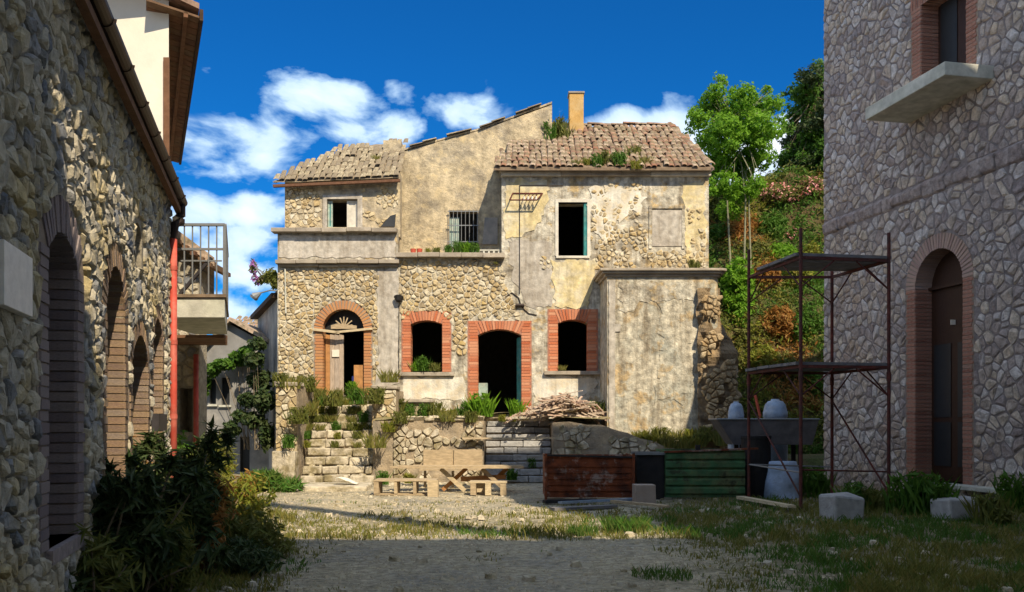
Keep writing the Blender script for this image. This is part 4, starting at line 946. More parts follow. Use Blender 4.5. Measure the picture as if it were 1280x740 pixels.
    y0 = ZF-.32; eL, eR = P(617, 211, y0), P(889, 211, y0); yr = ZF+2.9
    tL, tR = P(660, 160, yr), P(838, 160, yr)
    rb = MB(); rb.prism([eL, eR, tR, tL], (0, 0, -.04), (0, 0, .04)); back = Vector((0, 3.2, -2.0))
    rb.prism([eR, P(893, 211, ZF+5.5), tR], (0, 0, -.04), (0, 0, .04)); rb.prism([eL, P(620, 211, ZF+5.5), tL], (0, 0, -.04), (0, 0, .04)); rb.prism([tL, tR, tR+back, tL+back], (0, 0, -.04), (0, 0, .04))
    rb.build('roof', M_['roofbase'], t, recalc=True)
    up = Vector((0, tL.y-eL.y, tL.z-eL.z)); ln = up.length; up.normalize(); wl = eR.x-eL.x; s0 = tL.x-eL.x; s1 = eR.x-tR.x
    def keep(u, v):
        k = v/ln; u = u
        if v < .35 and fx(718) < u+eL.x < fx(798) and R.random() < .45: return False
        return s0*k-.05 < u < wl-s1*k+.12
    tiles(t, eL+Vector((0, 0, .05)), Vector((1, 0, 0)), up, wl, ln, .165, .40, M_['tile'], keep=keep, seed=8, rough=1.3)
    # hip tiles right and ridge
    tm2 = [k.mesh('ridge_tile', M_['tile'], True) for k in tile_mesh()]
    for a, c in ((eR, tR), (tL, tR)):
        d = (c-a).normalized(); n = int((c-a).length/.36); sd_ = d.cross(Vector((0, 0, 1))).normalized(); nn = sd_.cross(d); nn = nn if nn.z > 0 else -nn
        for i in range(n): inst('ridge_tile', R.choice(tm2), t, a+(c-a)*(i/n)+Vector((0, 0, .09+R.uniform(-.02, .03))), Matrix((sd_, d, nn)).transposed(), (.24, .42, .2))
    ch = MB(); c = P(720, 0, ZF+2.6); ch.prism([(c.x-.22, c.y-.2, 0), (c.x+.22, c.y-.2, 0), (c.x+.22, c.y+.24, 0), (c.x-.22, c.y+.24, 0)], (0, 0, 8.6), (0, 0, P(0, 120, c.y).z))
    co = ch.build('chimney', M_['chimney'], t, recalc=True, bevel=.02)
    cc = MB(); zt = P(0, 120, c.y).z; cc.prism([(c.x-.25, c.y-.23, 0), (c.x+.25, c.y-.23, 0), (c.x+.25, c.y+.27, 0), (c.x-.25, c.y+.27, 0)], (0, 0, zt+.002), (0, 0, zt+.07)); cc.build('chimney_cap', M_['cornice'], co, recalc=True, bevel=.02)
    # ---------------- annex with rounded corner
    za = ZF-1.35
    fp = [P(750, 0, ZF-.0), P(759, 0, za), P(889, 0, za)]
    cc0 = P(889, 0, za)+Vector((0, .22, 0))
    for i in range(1, 7):
        a = math.pi/2*i/6; fp.append(Vector((cc0.x+.22*math.sin(a), cc0.y-.22*math.cos(a), 0)))
    fp.append(Vector((fp[-1].x+.05, ZF+1.5, 0))); fp.append(Vector((fp[0].x, ZF+1.5, 0)))
    for p in fp: p.z = 0
    top = P(0, 346, za).z; an = MB(); an.prism(fp, (0, 0, .0), (0, 0, top)); an.build('annex_wall', M_['annex'], t, recalc=True)
    cx = sum(p.x for p in fp)/len(fp); 
    def off(k): return [Vector((p.x+(k if p.x > cx else -k)*(1 if i not in (2,) else .3), p.y-(k if i in (1, 2, 3, 4, 5, 6) else 0), 0)) for i, p in enumerate(fp)]
    for k, (h0, h1, e) in enumerate(((top+.002, top+.07, .06), (top+.072, top+.13, .14), (top+.132, top+.2, .2))):
        c = MB(); c.prism(off(e), (0, 0, h0), (0, 0, h1)); c.build('annex_cornice', M_['cornice'], t, recalc=True, bevel=.015)
    FA = Frame((0, za, 0), (1, 0, 0), (0, -1, 0)); SA = FPX/za
    def aq(px, py): return ((px-640)/SA, EYE+(HZ-py)/SA)
    pilm = [(761, 350), (769, 350), (769, 405), (776, 405), (776, 415), (769, 415), (768, 553), (761, 553)]
    patch('pilaster', pilm, M_['plaster_grey'], .03, .6, 1, fr=FA, q=aq)
    patch('plaster_patch', [(776, 352), (864, 352), (864, 372), (800, 376), (790, 392), (776, 388)], M_['plaster'], .014, 5, 22, fr=FA, q=aq)
    patch('plaster_patch', [(824, 380), (862, 376), (864, 480), (850, 500), (818, 500), (826, 440)], M_['annex'], .016, 6, 23, fr=FA, q=aq)
    # buttress mass of exposed masonry to the right, bulging outward at the foot
    def bm_(u, v): return max(0, (4.1-v))*.10+.05*noise.noise(Vector((u*2, v*2, 0)))
    bt = MB(); NX, NZ = 16, 44
    vs_ = []
    for j in range(NZ+1):
        py = 360+(560-360)*j/NZ
        xr = 900 if py < 398 else 900+min(23, (py-398)*.5)+9*noise.noise(Vector((py*.09, 1, 1)))
        xl_ = 872+4*noise.noise(Vector((py*.05, 4, 1)))
        for i in range(NX+1):
            f = i/NX; px = xl_+(xr-xl_)*f; zz = za-.10+.35*f*f+.2*noise.noise(Vector((px*.08, py*.08, 0)))-(.25*max(0, (py-400)/160))*math.sin(f*3.14)
            q = P(px, py, zz+.0); vs_.append(q)
        q = P(xr-8, py, zz+1.3); vs_.append(q)
    W_ = NX+2
    bt.add(vs_, [(j*W_+i, j*W_+i+1, (j+1)*W_+i+1, (j+1)*W_+i) for j in range(NZ) for i in range(W_-1)])
    bo = bt.build('buttress', M_['butt'], t, smooth=False)
    pD = stones_2d(4.86, 6.05, .4, 4.9, .17, .11, lambda u, v: noise.noise(Vector((u*2, v*1.6, 9))) > -.08, [], .006, 51)
    rg = random.Random(4); mb = MB()
    for poly in pD:
        cu = sum(a for a, b in poly)/len(poly); cv = sum(b for a, b in poly)/len(poly)
        px, py = cu*FPX/za+640, HZ-(cv-EYE)*FPX/za
        xr = 900 if py < 398 else 900+min(21, (py-398)*.45)
        if not 876 < px < xr: continue
        f = (px-872)/(xr-872); zz = -.10+.35*f*f-(.25*max(0, (py-400)/160))*math.sin(f*3.14)
        stone_geo(mb, Frame((0, za+zz-.03, 0), (1, .9*f, 0), (.9*f, -1, 0)) if False else Frame((0, za+zz-.17, 0), (1, 0, 0), (0, -1, 0)), poly, .06, rg, 4)
    mb.build('rubble', M_['bstone'], bo)['kind'] = 'stuff'
    # ---------------- details of the arched doorway
    lt = MB(); lt.beam(FF.p(fx(393), fy(412), .04), FF.p(fx(425), fy(416), .04), .08, .07); lt.beam(FF.p(fx(420), fy(415.5), .045), FF.p(fx(466), fy(411), .045), .07, .06); lt.build('lintel_beam', M_['wood'], t)
    fl = MB()
    r_ = arch[4]; cu = (arch[0]+arch[1])/2; cv = arch[3]+.03
    for i in range(7):
        a = math.pi*(i+.5)/7
        fl.beam(FF.p(cu+.08*math.cos(a), cv+.05+.08*math.sin(a), -.1), FF.p(cu+math.cos(a)*r_*(.5 if i % 2 else .42), cv+.05+math.sin(a)*r_*(.5), -.1), .03, .03)
    fo = fl.build('fanlight', M_['wood'], t)
    hw = MB(); pts = [FF.p(cu-r_*.62, cv), FF.p(cu+r_*.62, cv), FF.p(cu+r_*.62, cv+.09), FF.p(cu-r_*.3, cv+.15), FF.p(cu-r_*.62, cv+.1)]
    hw.prism(pts, FF.N*-.12, FF.N*-.08); hw.build('broken_panel', M_['wood'], fo, recalc=True)
    gl = MB(); ring = [FF.p(cu+math.cos(math.pi*i/14)*r_*.99, cv+math.sin(math.pi*i/14)*r_*.99) for i in range(15)]; gl.prism(ring, FF.N*-.32, FF.N*-.3); gl.build('pane', M_['glass'], fo, recalc=True)
    n = 4
    for i in range(n):
        a = fx(405)+(fx(428)-fx(405))*i/n; b = fx(405)+(fx(428)-fx(405))*(i+1)/n-.006
        o = MB(); o.prism([FF.p(a, fy(494), -.2), FF.p(b, fy(494), -.2), FF.p(b, fy(417)-R.uniform(0, .03), -.2), FF.p(a, fy(417), -.2)], (0, 0, 0), FF.N*-.05); o.build('door_board', M_['woodgrey'] if i else M_['woodo'], t, recalc=True)
    kn = MB(); kn.box(FF.p(fx(418), fy(441), -.18), (.2, .03, .2)); kn.build('door_notice', M_['white'], t)
    nv = MB(); nv.box(FF.p(fx(438), fy(480), -.6), (.12, .1, .5)); nv.build('hanging_cloth', M_['navy'], t)
    bx = MB(); bx.box(FF.p(fx(448), fy(474), -.12), (.28, .08, .8)); bx.build('leaning_panel', M_['woodo'], t)
    # brick door: teal leaf, pale fridge-like panel inside
    tl_ = MB(); u = fx(646); tl_.prism([FF.p(u, fy(518), -.3), FF.p(u+.12, fy(518), -.12), FF.p(u+.12, fy(421), -.12), FF.p(u, fy(421), -.3)], (0, 0, 0), (.03, .03, 0)); tl_.build('opening_panel', M_['teal'], t, recalc=True)
    tl_ = MB(); tl_.box(FF.p(fx(603), fy(498), -.6), (.26, .3, .9)); tl_.build('pale_panel', M_['paleteal'], t)
    # bowl lamp, gutter stub, wall clutter
    lp = MB(); c = FF.p(fx(499), fy(372), .1); lp.tube(c, c+Vector((0, -.05, -.12)), .14, 10, .07); lp.tube(c+Vector((0, .1, .03)), c, .03, 8); lp.build('wall_lamp', M_['darkmetal'], t)
    for q in ([FF.p(fx(499), fy(382), .02), FF.p(fx(498.5), fy(470), .02)], [FF.p(fx(704), fy(232), .03), FF.p(fx(649.5), fy(232), .03), FF.p(fx(649.5), fy(368), .03)]):
        cb = MB(); cb.pipe(q, .012, 6); cb.build('cable', M_['iron'], t)
    dp = MB(); dp.tube(FF.p(fx(357), fy(336), .06), FF.p(fx(358), fy(392), .06), .022, 8); dp.build('pipe_stub', M_['concrete'], t)
    ck = MB(); pts = [FF.p(fx(a), fy(b), .021) for a, b in ((631, 372), (640, 366), (648, 372), (652, 384), (661, 392), (671, 394))]; ck.pipe(pts, .014, 5); ck.build('loose_cable', M_['copper'], t)
    hk = MB(); c = FF.p(fx(650), fy(382), .05); hk.tube(c-Vector((.12, 0, 0)), c+Vector((.12, 0, 0)), .05, 8); hk.build('insulator', M_['copper'], t)
    # iron frame bracket (old sign rack) by the upper window
    br = MB(); a, b, c, d = FF.p(fx(641), fy(242), .02), FF.p(fx(678), fy(242), .02), FF.p(fx(671), fy(253), .26), FF.p(fx(637), fy(253), .26)
    br.pipe([a, b, c, d, a], .02, 6)
    for i in range(4): k = .45+.13*i; br.tube(a+(b-a)*k, d+(c-d)*k, .012, 5)
    br.build('iron_rack', M_['rustpole'], t)
    for k in range(4):
        o = MB(); c = FF.p(fx(655+5*k), fy(252), .2); o.tube(c, c+Vector((0, 0, .1)), .035, 8, .02); o.build('insulator', M_['whitepaint'], t)
    ct = MB(); c = FF.p(fx(611), fy(315), -.2); 
    for i in range(5): ct.box(c+Vector((-.28+.14*i, 0, 0)), (.05, .12, .14))
    ct.box(c+Vector((0, 0, .08)), (.66, .14, .03)); ct.box(c+Vector((0, 0, -.07)), (.66, .14, .02)); ct.build('vent_block', M_['concrete'], t)
    for px, dsc in ((516, 'left of two small faded red flower pots on the ledge of the middle wall'), (524, 'right of two small faded red flower pots on the ledge of the middle wall')):
        pt = MB(); c = FF.p(fx(px), fy(318), -.1); pt.tube(c, c+Vector((0, 0, .17)), .06, 10, .085)
        tag(pt.build('flower_pot', M_['fadedred'], None), dsc, 'flower pot', 'flower pots on the ledge')
ruin()
#PART3
# ------------------------------------------------------------------ right house
KR = 13300.0
RF_ = Frame((KR/FPX, 0, 0), (-.2, 1, 0), (-1, -.2, 0))
RU = math.hypot(1, .2)
def rz_(px): return KR/(px-420)
def ru(px): return rz_(px)*RU
def rh(px, py): return EYE+(HZ-py)*rz_(px)/FPX
def right_house():
    t = thing('stone_house', 'grey-pink rubble stone house on the right with brick arched door and concrete balcony', 'house', RF_.p(18, 0))
    H = lambda u: max(1.75+.49*u/RU, 10.6 if u/RU > 15.6 else 0); ua, ub = 8.6, 21.8*RU  # roofline out of view shaped low to keep its shadow off the annex
    dh = rh(1174, 310); dw = ru(1144)-ru(1204); th_ = rh(1180, 603)
    door = (ru(1204), ru(1144), th_, dh-dw/2, dw/2)
    bt = EYE+(HZ-85)/(HZ-103)*(rh(1243, 100)-EYE)
    wt = 10.15; win = (ru(1208), ru(1151), bt+.02, wt, 0)
    wall('wall', RF_, [(ua, -.3), (ub, -.3), (ub, H(ub)), (18.06*RU, H(18.06*RU)), (15.61*RU, 10.6), (15.59*RU, H(15.59*RU)), (ua, H(ua))], [arc_poly(*door, 14), arc_poly(*win)], .5, M_['rmortar'], t)
    surround(t, RF_, *door, .30, .42, 'brickr', 'bmortar', course=.078, name='door_surround', archm='brickp')
    surround(t, RF_, win[0], win[1], win[2], win[3], 0, .32, .42, 'brickr', 'bmortar', course=.078, name='window_surround')
    cz0, cz1 = 6.15, 6.5
    holes = [(door[0]-.3, door[1]+.3, door[2]-.05, door[3], door[4]+.3), (win[0]-.3, win[1]+.3, win[2], wt+.3, 0), (ua-1, ub+1, cz0, cz1, 0), (ru(1243)-.1, ru(1160)+.3, bt-.26, bt, 0)]
    polys = stones_2d(ua+2.5, ub, .0, H(ub)-.1, .195, .155, lambda u, v: v < H(u)-.15, holes[:3], .010, 61, skip=.34, jit=.5)
    rubble(t, RF_, polys, M_['rstone'], (.012, .036), rings=4, key=lambda u, v: 1/u**2)
    # corner stones of the far edge and the end wall
    eb = MB(); a = RF_.p(ub, 0, -.001); b = RF_.p(ub, 0, -8); c = RF_.p(ua, 0, -8); d = RF_.p(ua, 0, -.51)
    eb.prism([RF_.p(ub, 0, -.501), RF_.p(ub, 0, -8), RF_.p(ub-.4, 0, -8), RF_.p(ub-.4, 0, -.501)], (0, 0, -.3), (0, 0, H(ub)-.2)); eb.prism([RF_.p(ub-.401, 0, -8), c, RF_.p(ua, 0, -7.6), RF_.p(ub-.401, 0, -7.6)], (0, 0, -.3), (0, 0, H(ua))); eb.prism([RF_.p(ua, 0, -.501), RF_.p(ua+.4, 0, -.501), RF_.p(ua+.4, 0, -7.599), RF_.p(ua, 0, -7.599)], (0, 0, -.3), (0, 0, H(ua)))
    eb.build('rear_wall', M_['rmortar'], t, recalc=True)
    rf = MB()
    for u0, u1, h0_, h1_ in ((ua, 15.58*RU, H(ua), H(15.58*RU)), (15.6*RU, 18.06*RU, 10.6, 10.6), (18.07*RU, ub+.02, 10.61, H(ub))):
        rf.prism([RF_.p(u0, h0_, .02), RF_.p(u1, h1_, .02), RF_.p(u1, h1_, -8.2), RF_.p(u0, h0_, -8.2)], (0, 0, .003), (0, 0, .1))
    rf.build('roof', M_['tile'], t, recalc=True)
    for lv in (5.9, .0):
        fl = MB(); fl.prism([RF_.p(ua+.4, lv, -.5), RF_.p(ub-.4, lv, -.5), RF_.p(ub-.4, lv, -7.6), RF_.p(ua+.4, lv, -7.6)], (0, 0, .3), (0, 0, .42)); fl.build('floor', M_['dark'], t, recalc=True)
    # string course: rough rendered lengths
    n = 34
    for i in range(n):
        u0, u1 = ua+2+(ub-ua-2)*i/n, ua+2+(ub-ua-2)*(i+1)/n-.005
        o = MB(); k = R.uniform(-.04, .04); k2 = R.uniform(-.03, .02)
        o.prism([RF_.p(u0, cz0+k, -.02), RF_.p(u0, cz0+.05+k, .06+k2), RF_.p(u0, cz1-.1-k, .09+k2), RF_.p(u0, cz1-k*.5, -.02)], (0, 0, 0), RF_.U*(u1-u0)); o.build('string_course', M_['course'], t, recalc=True, bevel=.03)
    # balcony
    bu0, bu1 = ru(1243), ru(1243)+2.45
    o = MB(); pr = 1.03
    o.prism([RF_.p(bu0, bt, -.1), RF_.p(bu1, bt, -.1), RF_.p(bu1, bt, pr), RF_.p(bu0-.0, bt, pr)], (0, 0, -.25), (0, 0, 0)); o.build('balcony_slab', M_['concrete'], t, recalc=True, bevel=.015)
    # door leaf and glass, threshold, step blocks
    o = MB(); o.prism([RF_.p(door[0]-.1, door[2], -.38), RF_.p(door[1]+.1, door[2], -.38), RF_.p(door[1]+.1, dh+.1, -.38), RF_.p(door[0]-.1, dh+.1, -.38)], (0, 0, 0), RF_.N*-.05); dl = o.build('opening_panel', M_['doorbrown'], t, recalc=True)
    for s in (0, 1):
        for (v0, v1) in ((.9, 1.7), (1.9, 3.3)):
            a = door[0]+.1+s*(dw/2); b = a+dw/2-.2
            g = MB(); g.prism([RF_.p(a, door[2]+v0-.6, -.37), RF_.p(b, door[2]+v0-.6, -.37), RF_.p(b, door[2]+v1-.5, -.37), RF_.p(a, door[2]+v1-.5, -.37)], (0, 0, 0), RF_.N*.006); g.build('pane', M_['glass'], dl, recalc=True)
    g = MB(); g.box(RF_.p(door[0]+dw*.5, 3.55, -.345), (.11, .02, .1)); g.build('notice', M_['white'], t)
    tr = MB(); tr.beam(RF_.p(door[0], door[3], -.33), RF_.p(door[1], door[3], -.33), .06, .06); tr.build('transom', M_['doorbrown'], dl)
    o = MB(); o.prism([RF_.p(door[0]-.05, th_, -.4), RF_.p(door[1]+.05, th_, -.4), RF_.p(door[1]+.05, th_, .1), RF_.p(door[0]-.05, th_, .1)], (0, 0, -.06), (0, 0, .0)); o.build('threshold', M_['concrete'], t, recalc=True, bevel=.008)
    o = MB(); o.prism([RF_.p(ua, 0, .0), RF_.p(ru(1206), 0, .0), RF_.p(ru(1206), 0, .35), RF_.p(ua, 0, .35)], (0, 0, .26), (0, 0, .34)); o.build('plinth_slab', M_['concrete'], t, recalc=True, bevel=.01)
    wl = MB(); wl.prism([RF_.p(win[0]-.05, win[2], -.4), RF_.p(win[1]+.05, win[2], -.4), RF_.p(win[1]+.05, wt+.05, -.4), RF_.p(win[0]-.05, wt+.05, -.4)], (0, 0, 0), RF_.N*-.05); wo = wl.build('window', M_['doorbrown'], t, recalc=True)
    g = MB(); g.prism([RF_.p(win[0]+.75, win[2]+.1, -.39), RF_.p(win[1]-.1, win[2]+.1, -.39), RF_.p(win[1]-.1, wt, -.39), RF_.p(win[0]+.75, wt, -.39)], (0, 0, 0), RF_.N*.006); g.build('pane', M_['glass'], wo, recalc=True)
    # loose blocks at the foot
    for (px, py, s, lab) in ((1053, 648, (.56, .42, .40), 'pale rough concrete block lying on the grass in front of the scaffolding'), (1196, 648, (.62, .4, .36), 'pale squared stone block standing under the brick arched door')):
        z = EYE*FPX/(py-HZ); c = P(px, 530, z); c.z = 0
        o = MB(); M = Matrix.Rotation(.25, 3, 'Z'); o.box(c+Vector((0, 0, s[2]/2-.02)), s, M, 0, .05)
        tag(o.build('stone_block', M_['concblock'], None, bevel=.04), lab, 'stone block')
    return
right_house()

# ------------------------------------------------------------------ unseen houses added and shaped to cast the long shadows
def back_to(pt, axis, val):
    """follow the sunlight back from a shaded point to a vertical plane"""
    k = (pt[axis]-val)/LD[axis]; return Vector(pt)-LD*k
def casters():
    g = lambda px, py: P(px, py, EYE*FPX/(py-HZ))
    # unseen house behind the viewer, profile fitted to the shade, white for bounce
    y0 = -1.5
    pts = [back_to(P(62, 130, lz(62)), 1, y0), back_to(P(120, 480, lz(120)), 1, y0), back_to(g(318, 675), 1, y0), back_to(g(880, 674), 1, y0)]
    t = thing('caster_house', 'unseen house behind the viewpoint, outlined to throw the foreground shadow', 'house', (3, -4, 0))
    prof = [(-7, pts[0].z-1.5), (pts[0].x, pts[0].z), (pts[1].x+.2, pts[1].z), (pts[2].x, pts[2].z), (pts[3].x, pts[3].z), (12.5, pts[3].z)]
    mb = MB(); mb.prism([(a, y0, b) for a, b in [(-7, -.2)]+prof+[(12.5, -.2)]], (0, 0, 0), (0, -6, 0)); mb.build('wall', M_['white'], t, recalc=True)
    a, b = back_to(g(335, 631), 1, y0-.5), back_to(g(660, 668), 1, y0-.5)
    bm = MB(); bm.beam(a+(a-b)*.1, b+(b-a)*.3, .3, .4, up=Vector((0, 1, 0))); bm.build('shadow_bar', M_['darkwood'], t)  # loose bar added to throw the slanting band of shade on the gravel
    # tall unseen blocks added on the right, fitted to the shadows, white for bounce
    t = thing('caster_house', 'tall unseen block added on the right beside the viewpoint, shaped to shade the stone steps', 'house', (9, 5, 0))
    x1 = 6.6
    ps = [back_to(q, 0, x1) for q in (g(880, 668), g(800, 652), g(700, 640), g(640, 630))]
    e = back_to(P(606, 600, 22.2), 0, x1); f = back_to(P(606, 528, 22.3), 0, x1)
    pr = [(ps[0].y, -.2), (ps[0].y, ps[0].z)]+[(p.y, p.z) for p in ps[1:]]+[(e.y, e.z), (f.y, f.z)]
    pr = sorted(pr[1:], key=lambda q: q[0]); hh = [pr[0]]
    for q in pr[1:]: hh.append((q[0], max(q[1], hh[-1][1] if q[0] < f.y else q[1])))
    lz_ = back_to(P(662, 529, 22.3), 0, x1); hh.append((lz_.y, lz_.z))
    poly = [(hh[0][0], -.2)]+hh+[(hh[-1][0], -.2)]
    mb = MB(); mb.prism([(x1, a, b) for a, b in poly], (0, 0, 0), (2.2, 0, 0)); mb.build('wall', M_['white'], t, recalc=True)
    x2 = 9.6
    ps = [back_to(q, 0, x2) for q in (P(608, 527, 22.2), P(692, 529, 22.2), P(760, 537, 22.0), P(832, 556, 21.6))]
    pr = [(p.y, p.z) for p in ps]
    mb = MB(); mb.prism([(x2, a, b) for a, b in [(pr[0][0], -.2)]+pr+[(pr[-1][0], -.2)]], (0, 0, 0), (4, 0, 0)); mb.build('wall', M_['white'], t, recalc=True)
casters()

# ------------------------------------------------------------------ podium, steps
def podium():
    zf = 22.3
    PFx = lambda px: (px-640)*zf/FPX
    t = thing('retaining_wall', 'rough stone and render retaining wall of the terrace between the two flights of steps', 'wall', (PFx(550), zf, 0))
    mb = MB(); top = P(0, 526, zf).z
    mb.prism([(PFx(466), zf+.0, 0), (PFx(605), zf, 0), (PFx(605), ZF+.01, 0), (PFx(466), ZF+.01, 0)], (0, 0, -.2), (0, 0, top)); 
    ed = [(691, 528), (712, 527), (735, 531), (752, 531), (768, 537), (784, 541), (800, 548), (816, 551), (834, 560), (846, 575)]
    for (a0_, b0_), (a1_, b1_) in zip(ed, ed[1:]): mb.prism([(PFx(a0_), zf, -.2), (PFx(a1_), zf, -.2), (PFx(a1_), zf, P(0, b1_, zf).z), (PFx(a0_), zf, P(0, b0_, zf).z)], (0, 0, 0), (0, ZF-zf-.4, 0))
    mb.build('wall_core', M_['podium'], t, recalc=True)
    fr = Frame((0, zf, 0), (1, 0, 0), (0, -1, 0))
    p = stones_2d(PFx(492), PFx(604), .1, top-.02, .2, .12, lambda u, v: (u*FPX/zf+640 < 512) or (u*FPX/zf+640 > 582) or noise.noise(Vector((u*1.1, v*1.5, 8))) > .05, [], .010, 71)
    p += stones_2d(PFx(692), PFx(838), .05, top-.02, .22, .14, lambda u, v: v < P(0, 534+max(0, (u*FPX/zf+640-752)*.36), zf).z and noise.noise(Vector((u*1.6, v*1.8, 5))) > -.12, [], .010, 72)
    rubble(t, fr, p, M_['step'], (.03, .08), rings=3, seed=6, key=lambda u, v: 1)
    n = 9
    for i in range(n):
        a, b = PFx(494+ (605-494)*i/n), PFx(494+(605-494)*(i+1)/n)-.01
        o = MB(); o.prism([(a, zf-.07, 0), (b, zf-.07, 0), (b, zf+.35, 0), (a, zf+.35, 0)], (0, R.uniform(0, .1), top+.002), (0, 0, top+.06+R.uniform(-.04, .05))); o.build('coping_stone', M_['step'], t, recalc=True, bevel=.015)
    tr = MB(); n = 30
    v = []
    for j in range(9):
        for i in range(n+1):
            x = PFx(466)+(PFx(845)-PFx(466))*i/n; y = zf+.02+(ZF-zf)*j/8; v.append((x, y, top+.05+.16*j/8+.07*noise.noise(Vector((x*1.5, y*1.5, 0)))))
    q = [(j*(n+1)+i, j*(n+1)+i+1, (j+1)*(n+1)+i+1, (j+1)*(n+1)+i) for j in range(8) for i in range(n)]
    q = [f for f in q if not v[f[0]][0] > PFx(748) and not (PFx(604) < v[f[0]][0]-.0 < PFx(688) and v[f[0]][1] < 24.0)]
    tr.add(v, q); tr.build('terrace_ground', M_['earth'], None, smooth=True)['kind'] = 'structure'
    # earth bank at the foot of the annex
    eb = MB(); v = []; NX, NY = 40, 14
    for j in range(NY+1):
        for i in range(NX+1):
            px = 690+(1010-690)*i/NX; f = j/NY; y = 21.2+2.6*f; x = (px-640)*22.5/FPX
            k = max(0, min(1, (px-800)/40)); h = -.1+(1.15*f**.7)*k+.0
            h += .08*noise.noise(Vector((x*2, y*2, 3)))
            if px > 925: h *= max(.35, 1-(px-925)/120)
            v.append((x, y, h))
    eb.add(v, [(j*(NX+1)+i, j*(NX+1)+i+1, (j+1)*(NX+1)+i+1, (j+1)*(NX+1)+i) for j in range(NY) for i in range(NX)])
    eb.build('earth_bank', M_['earth'], None, smooth=True)['kind'] = 'structure'
    # right flight of steps
    t = thing('stone_steps', 'wide shaded flight of worn grey stone steps up to the terrace', 'steps', (PFx(648), zf-.1, 0))
    ns = 9; rise = top/ns; tread = .21; x0, x1 = PFx(606), PFx(690)
    for k in range(ns):
        xa = x0+.0; y = 22.15+tread*k
        so_ = MB(); so_.prism([(xa, y+.05, 0), (x1, y+.05, 0), (x1, ZF, 0), (xa, ZF, 0)], (0, 0, -.1 if k == 0 else rise*k-.05), (0, 0, rise*(k+1)-.06)); st = so_.build('step', M_['podium'], t, recalc=True)
        xs = [xa]
        while xs[-1] < x1-.5: xs.append(xs[-1]+R.uniform(.35, .75))
        xs.append(x1)
        for a, b in zip(xs, xs[1:]):
            o = MB(); dy = R.uniform(-.03, .03); o.box(((a+b)/2, y+.14+dy, rise*(k+1)-.075+R.uniform(-.008, .008)), (b-a-.012, .34, .145), None, 0, .012); o.build('stone', M_['greystep'], st, bevel=.018)
    # left flight
    t = thing('stone_steps', 'overgrown flight of pale stone steps up to the arched doorway', 'steps', ((415-640)*22/FPX, 22, 0))
    ns = 10; rise = .222; tread = .24; z0 = 22.0
    x0, x1 = (375-640)*z0/FPX, (464-640)*z0/FPX
    for k in range(ns):
        y = z0+tread*k
        so_ = MB(); so_.prism([(x0, y+.06, 0), (x1, y+.06, 0), (x1, ZF-.0, 0), (x0, ZF-.0, 0)], (0, 0, -.1 if k == 0 else rise*k-.06), (0, 0, rise*(k+1)-.08)); st = so_.build('step', M_['podium'], t, recalc=True)
        xs = [x0]
        while xs[-1] < x1-.5: xs.append(xs[-1]+R.uniform(.35, .7))
        xs.append(x1)
        for a, b in zip(xs, xs[1:]):
            o = MB(); o.box(((a+b)/2, y+.16+R.uniform(-.03, .03), rise*(k+1)-.105+R.uniform(-.015, .01)), (b-a-.02, .38, .2), None, 0, .02); o.build('stone', M_['step'], st, bevel=.03)
    # pillars flanking it
    for (pa, pb, ptop, zz, lab) in ((345, 371, 482, 22.2, 'left rubble pillar beside the overgrown steps with brown capstone'), (465, 495, 487, 22.9, 'right rubble pillar between the overgrown steps and retaining wall')):
        tt = thing('stone_pillar', lab, 'pillar', P((pa+pb)/2, 530, zz), group='pillars flanking the overgrown steps')
        f2 = Frame((0, zz, 0), (1, 0, 0), (0, -1, 0)); a, b = (pa-640)*zz/FPX, (pb-640)*zz/FPX; tp = P(0, ptop, zz).z
        m = MB(); m.prism([(a, zz, 0), (b, zz, 0), (b, ZF-.01, 0), (a, ZF-.01, 0)], (0, 0, -.2), (0, 0, tp)); m.build('core', M_['podium'], tt, recalc=True)
        pp = stones_2d(a, b, .75 if pa == 345 else .9, tp-.02, .2, .13, None, [], .01, 80+pa); rubble(tt, f2, pp, M_['cstone'], (.02, .05), rings=3, seed=pa)
        c = MB(); c.box(((a+b)/2, zz+.3, tp+.05), (b-a+.06, .7, .1), None, 0, .02); c.build('capstone', M_['cornice'], tt, bevel=.02)
        bl = MB(); hb = .85; bl.box(((a+b)/2, zz-.12, hb/2-.03), (b-a+.06, .45, hb), None, 0, .015); bl.build('base_block', M_['step'], tt, bevel=.03)
podium()

# ------------------------------------------------------------------ hill behind the right side
def hz_(x, y):
    f = max(0, min(1, (y-29.8)/6)); g = max(0, min(1, (x-3.6)/2.6))
    h = (f**.8)*(10.2+.2*(x-8))*g+.5*g
    h += (noise.noise(Vector((x*.5, y*.5, 0)))*.9+noise.noise(Vector((x*1.6, y*1.6, 4)))*.4)*min(1, f*3)*g
    return h if y > 25 and g > 0 else -.1
def hillside():
    mb = MB(); v = []; NX, NY = 90, 60
    for j in range(NY+1):
        for i in range(NX+1):
            x = 3+34*i/NX*1.0; y = 24.6+24*j/NY; v.append((x, y, hz_(x, y)))
    mb.add(v, [(j*(NX+1)+i, j*(NX+1)+i+1, (j+1)*(NX+1)+i+1, (j+1)*(NX+1)+i) for j in range(NY) for i in range(NX)])
    mb.build('hillside', M_['hill'], None, smooth=True)['kind'] = 'structure'
hillside()
def on_hill(px, py):
    """point on the hillside seen at a pixel"""
    y = 24.9
    while y < 48:
        p = P(px, py, y)
        if p.z <= hz_(p.x, y): return p
        y += .15
    return P(px, py, 33)
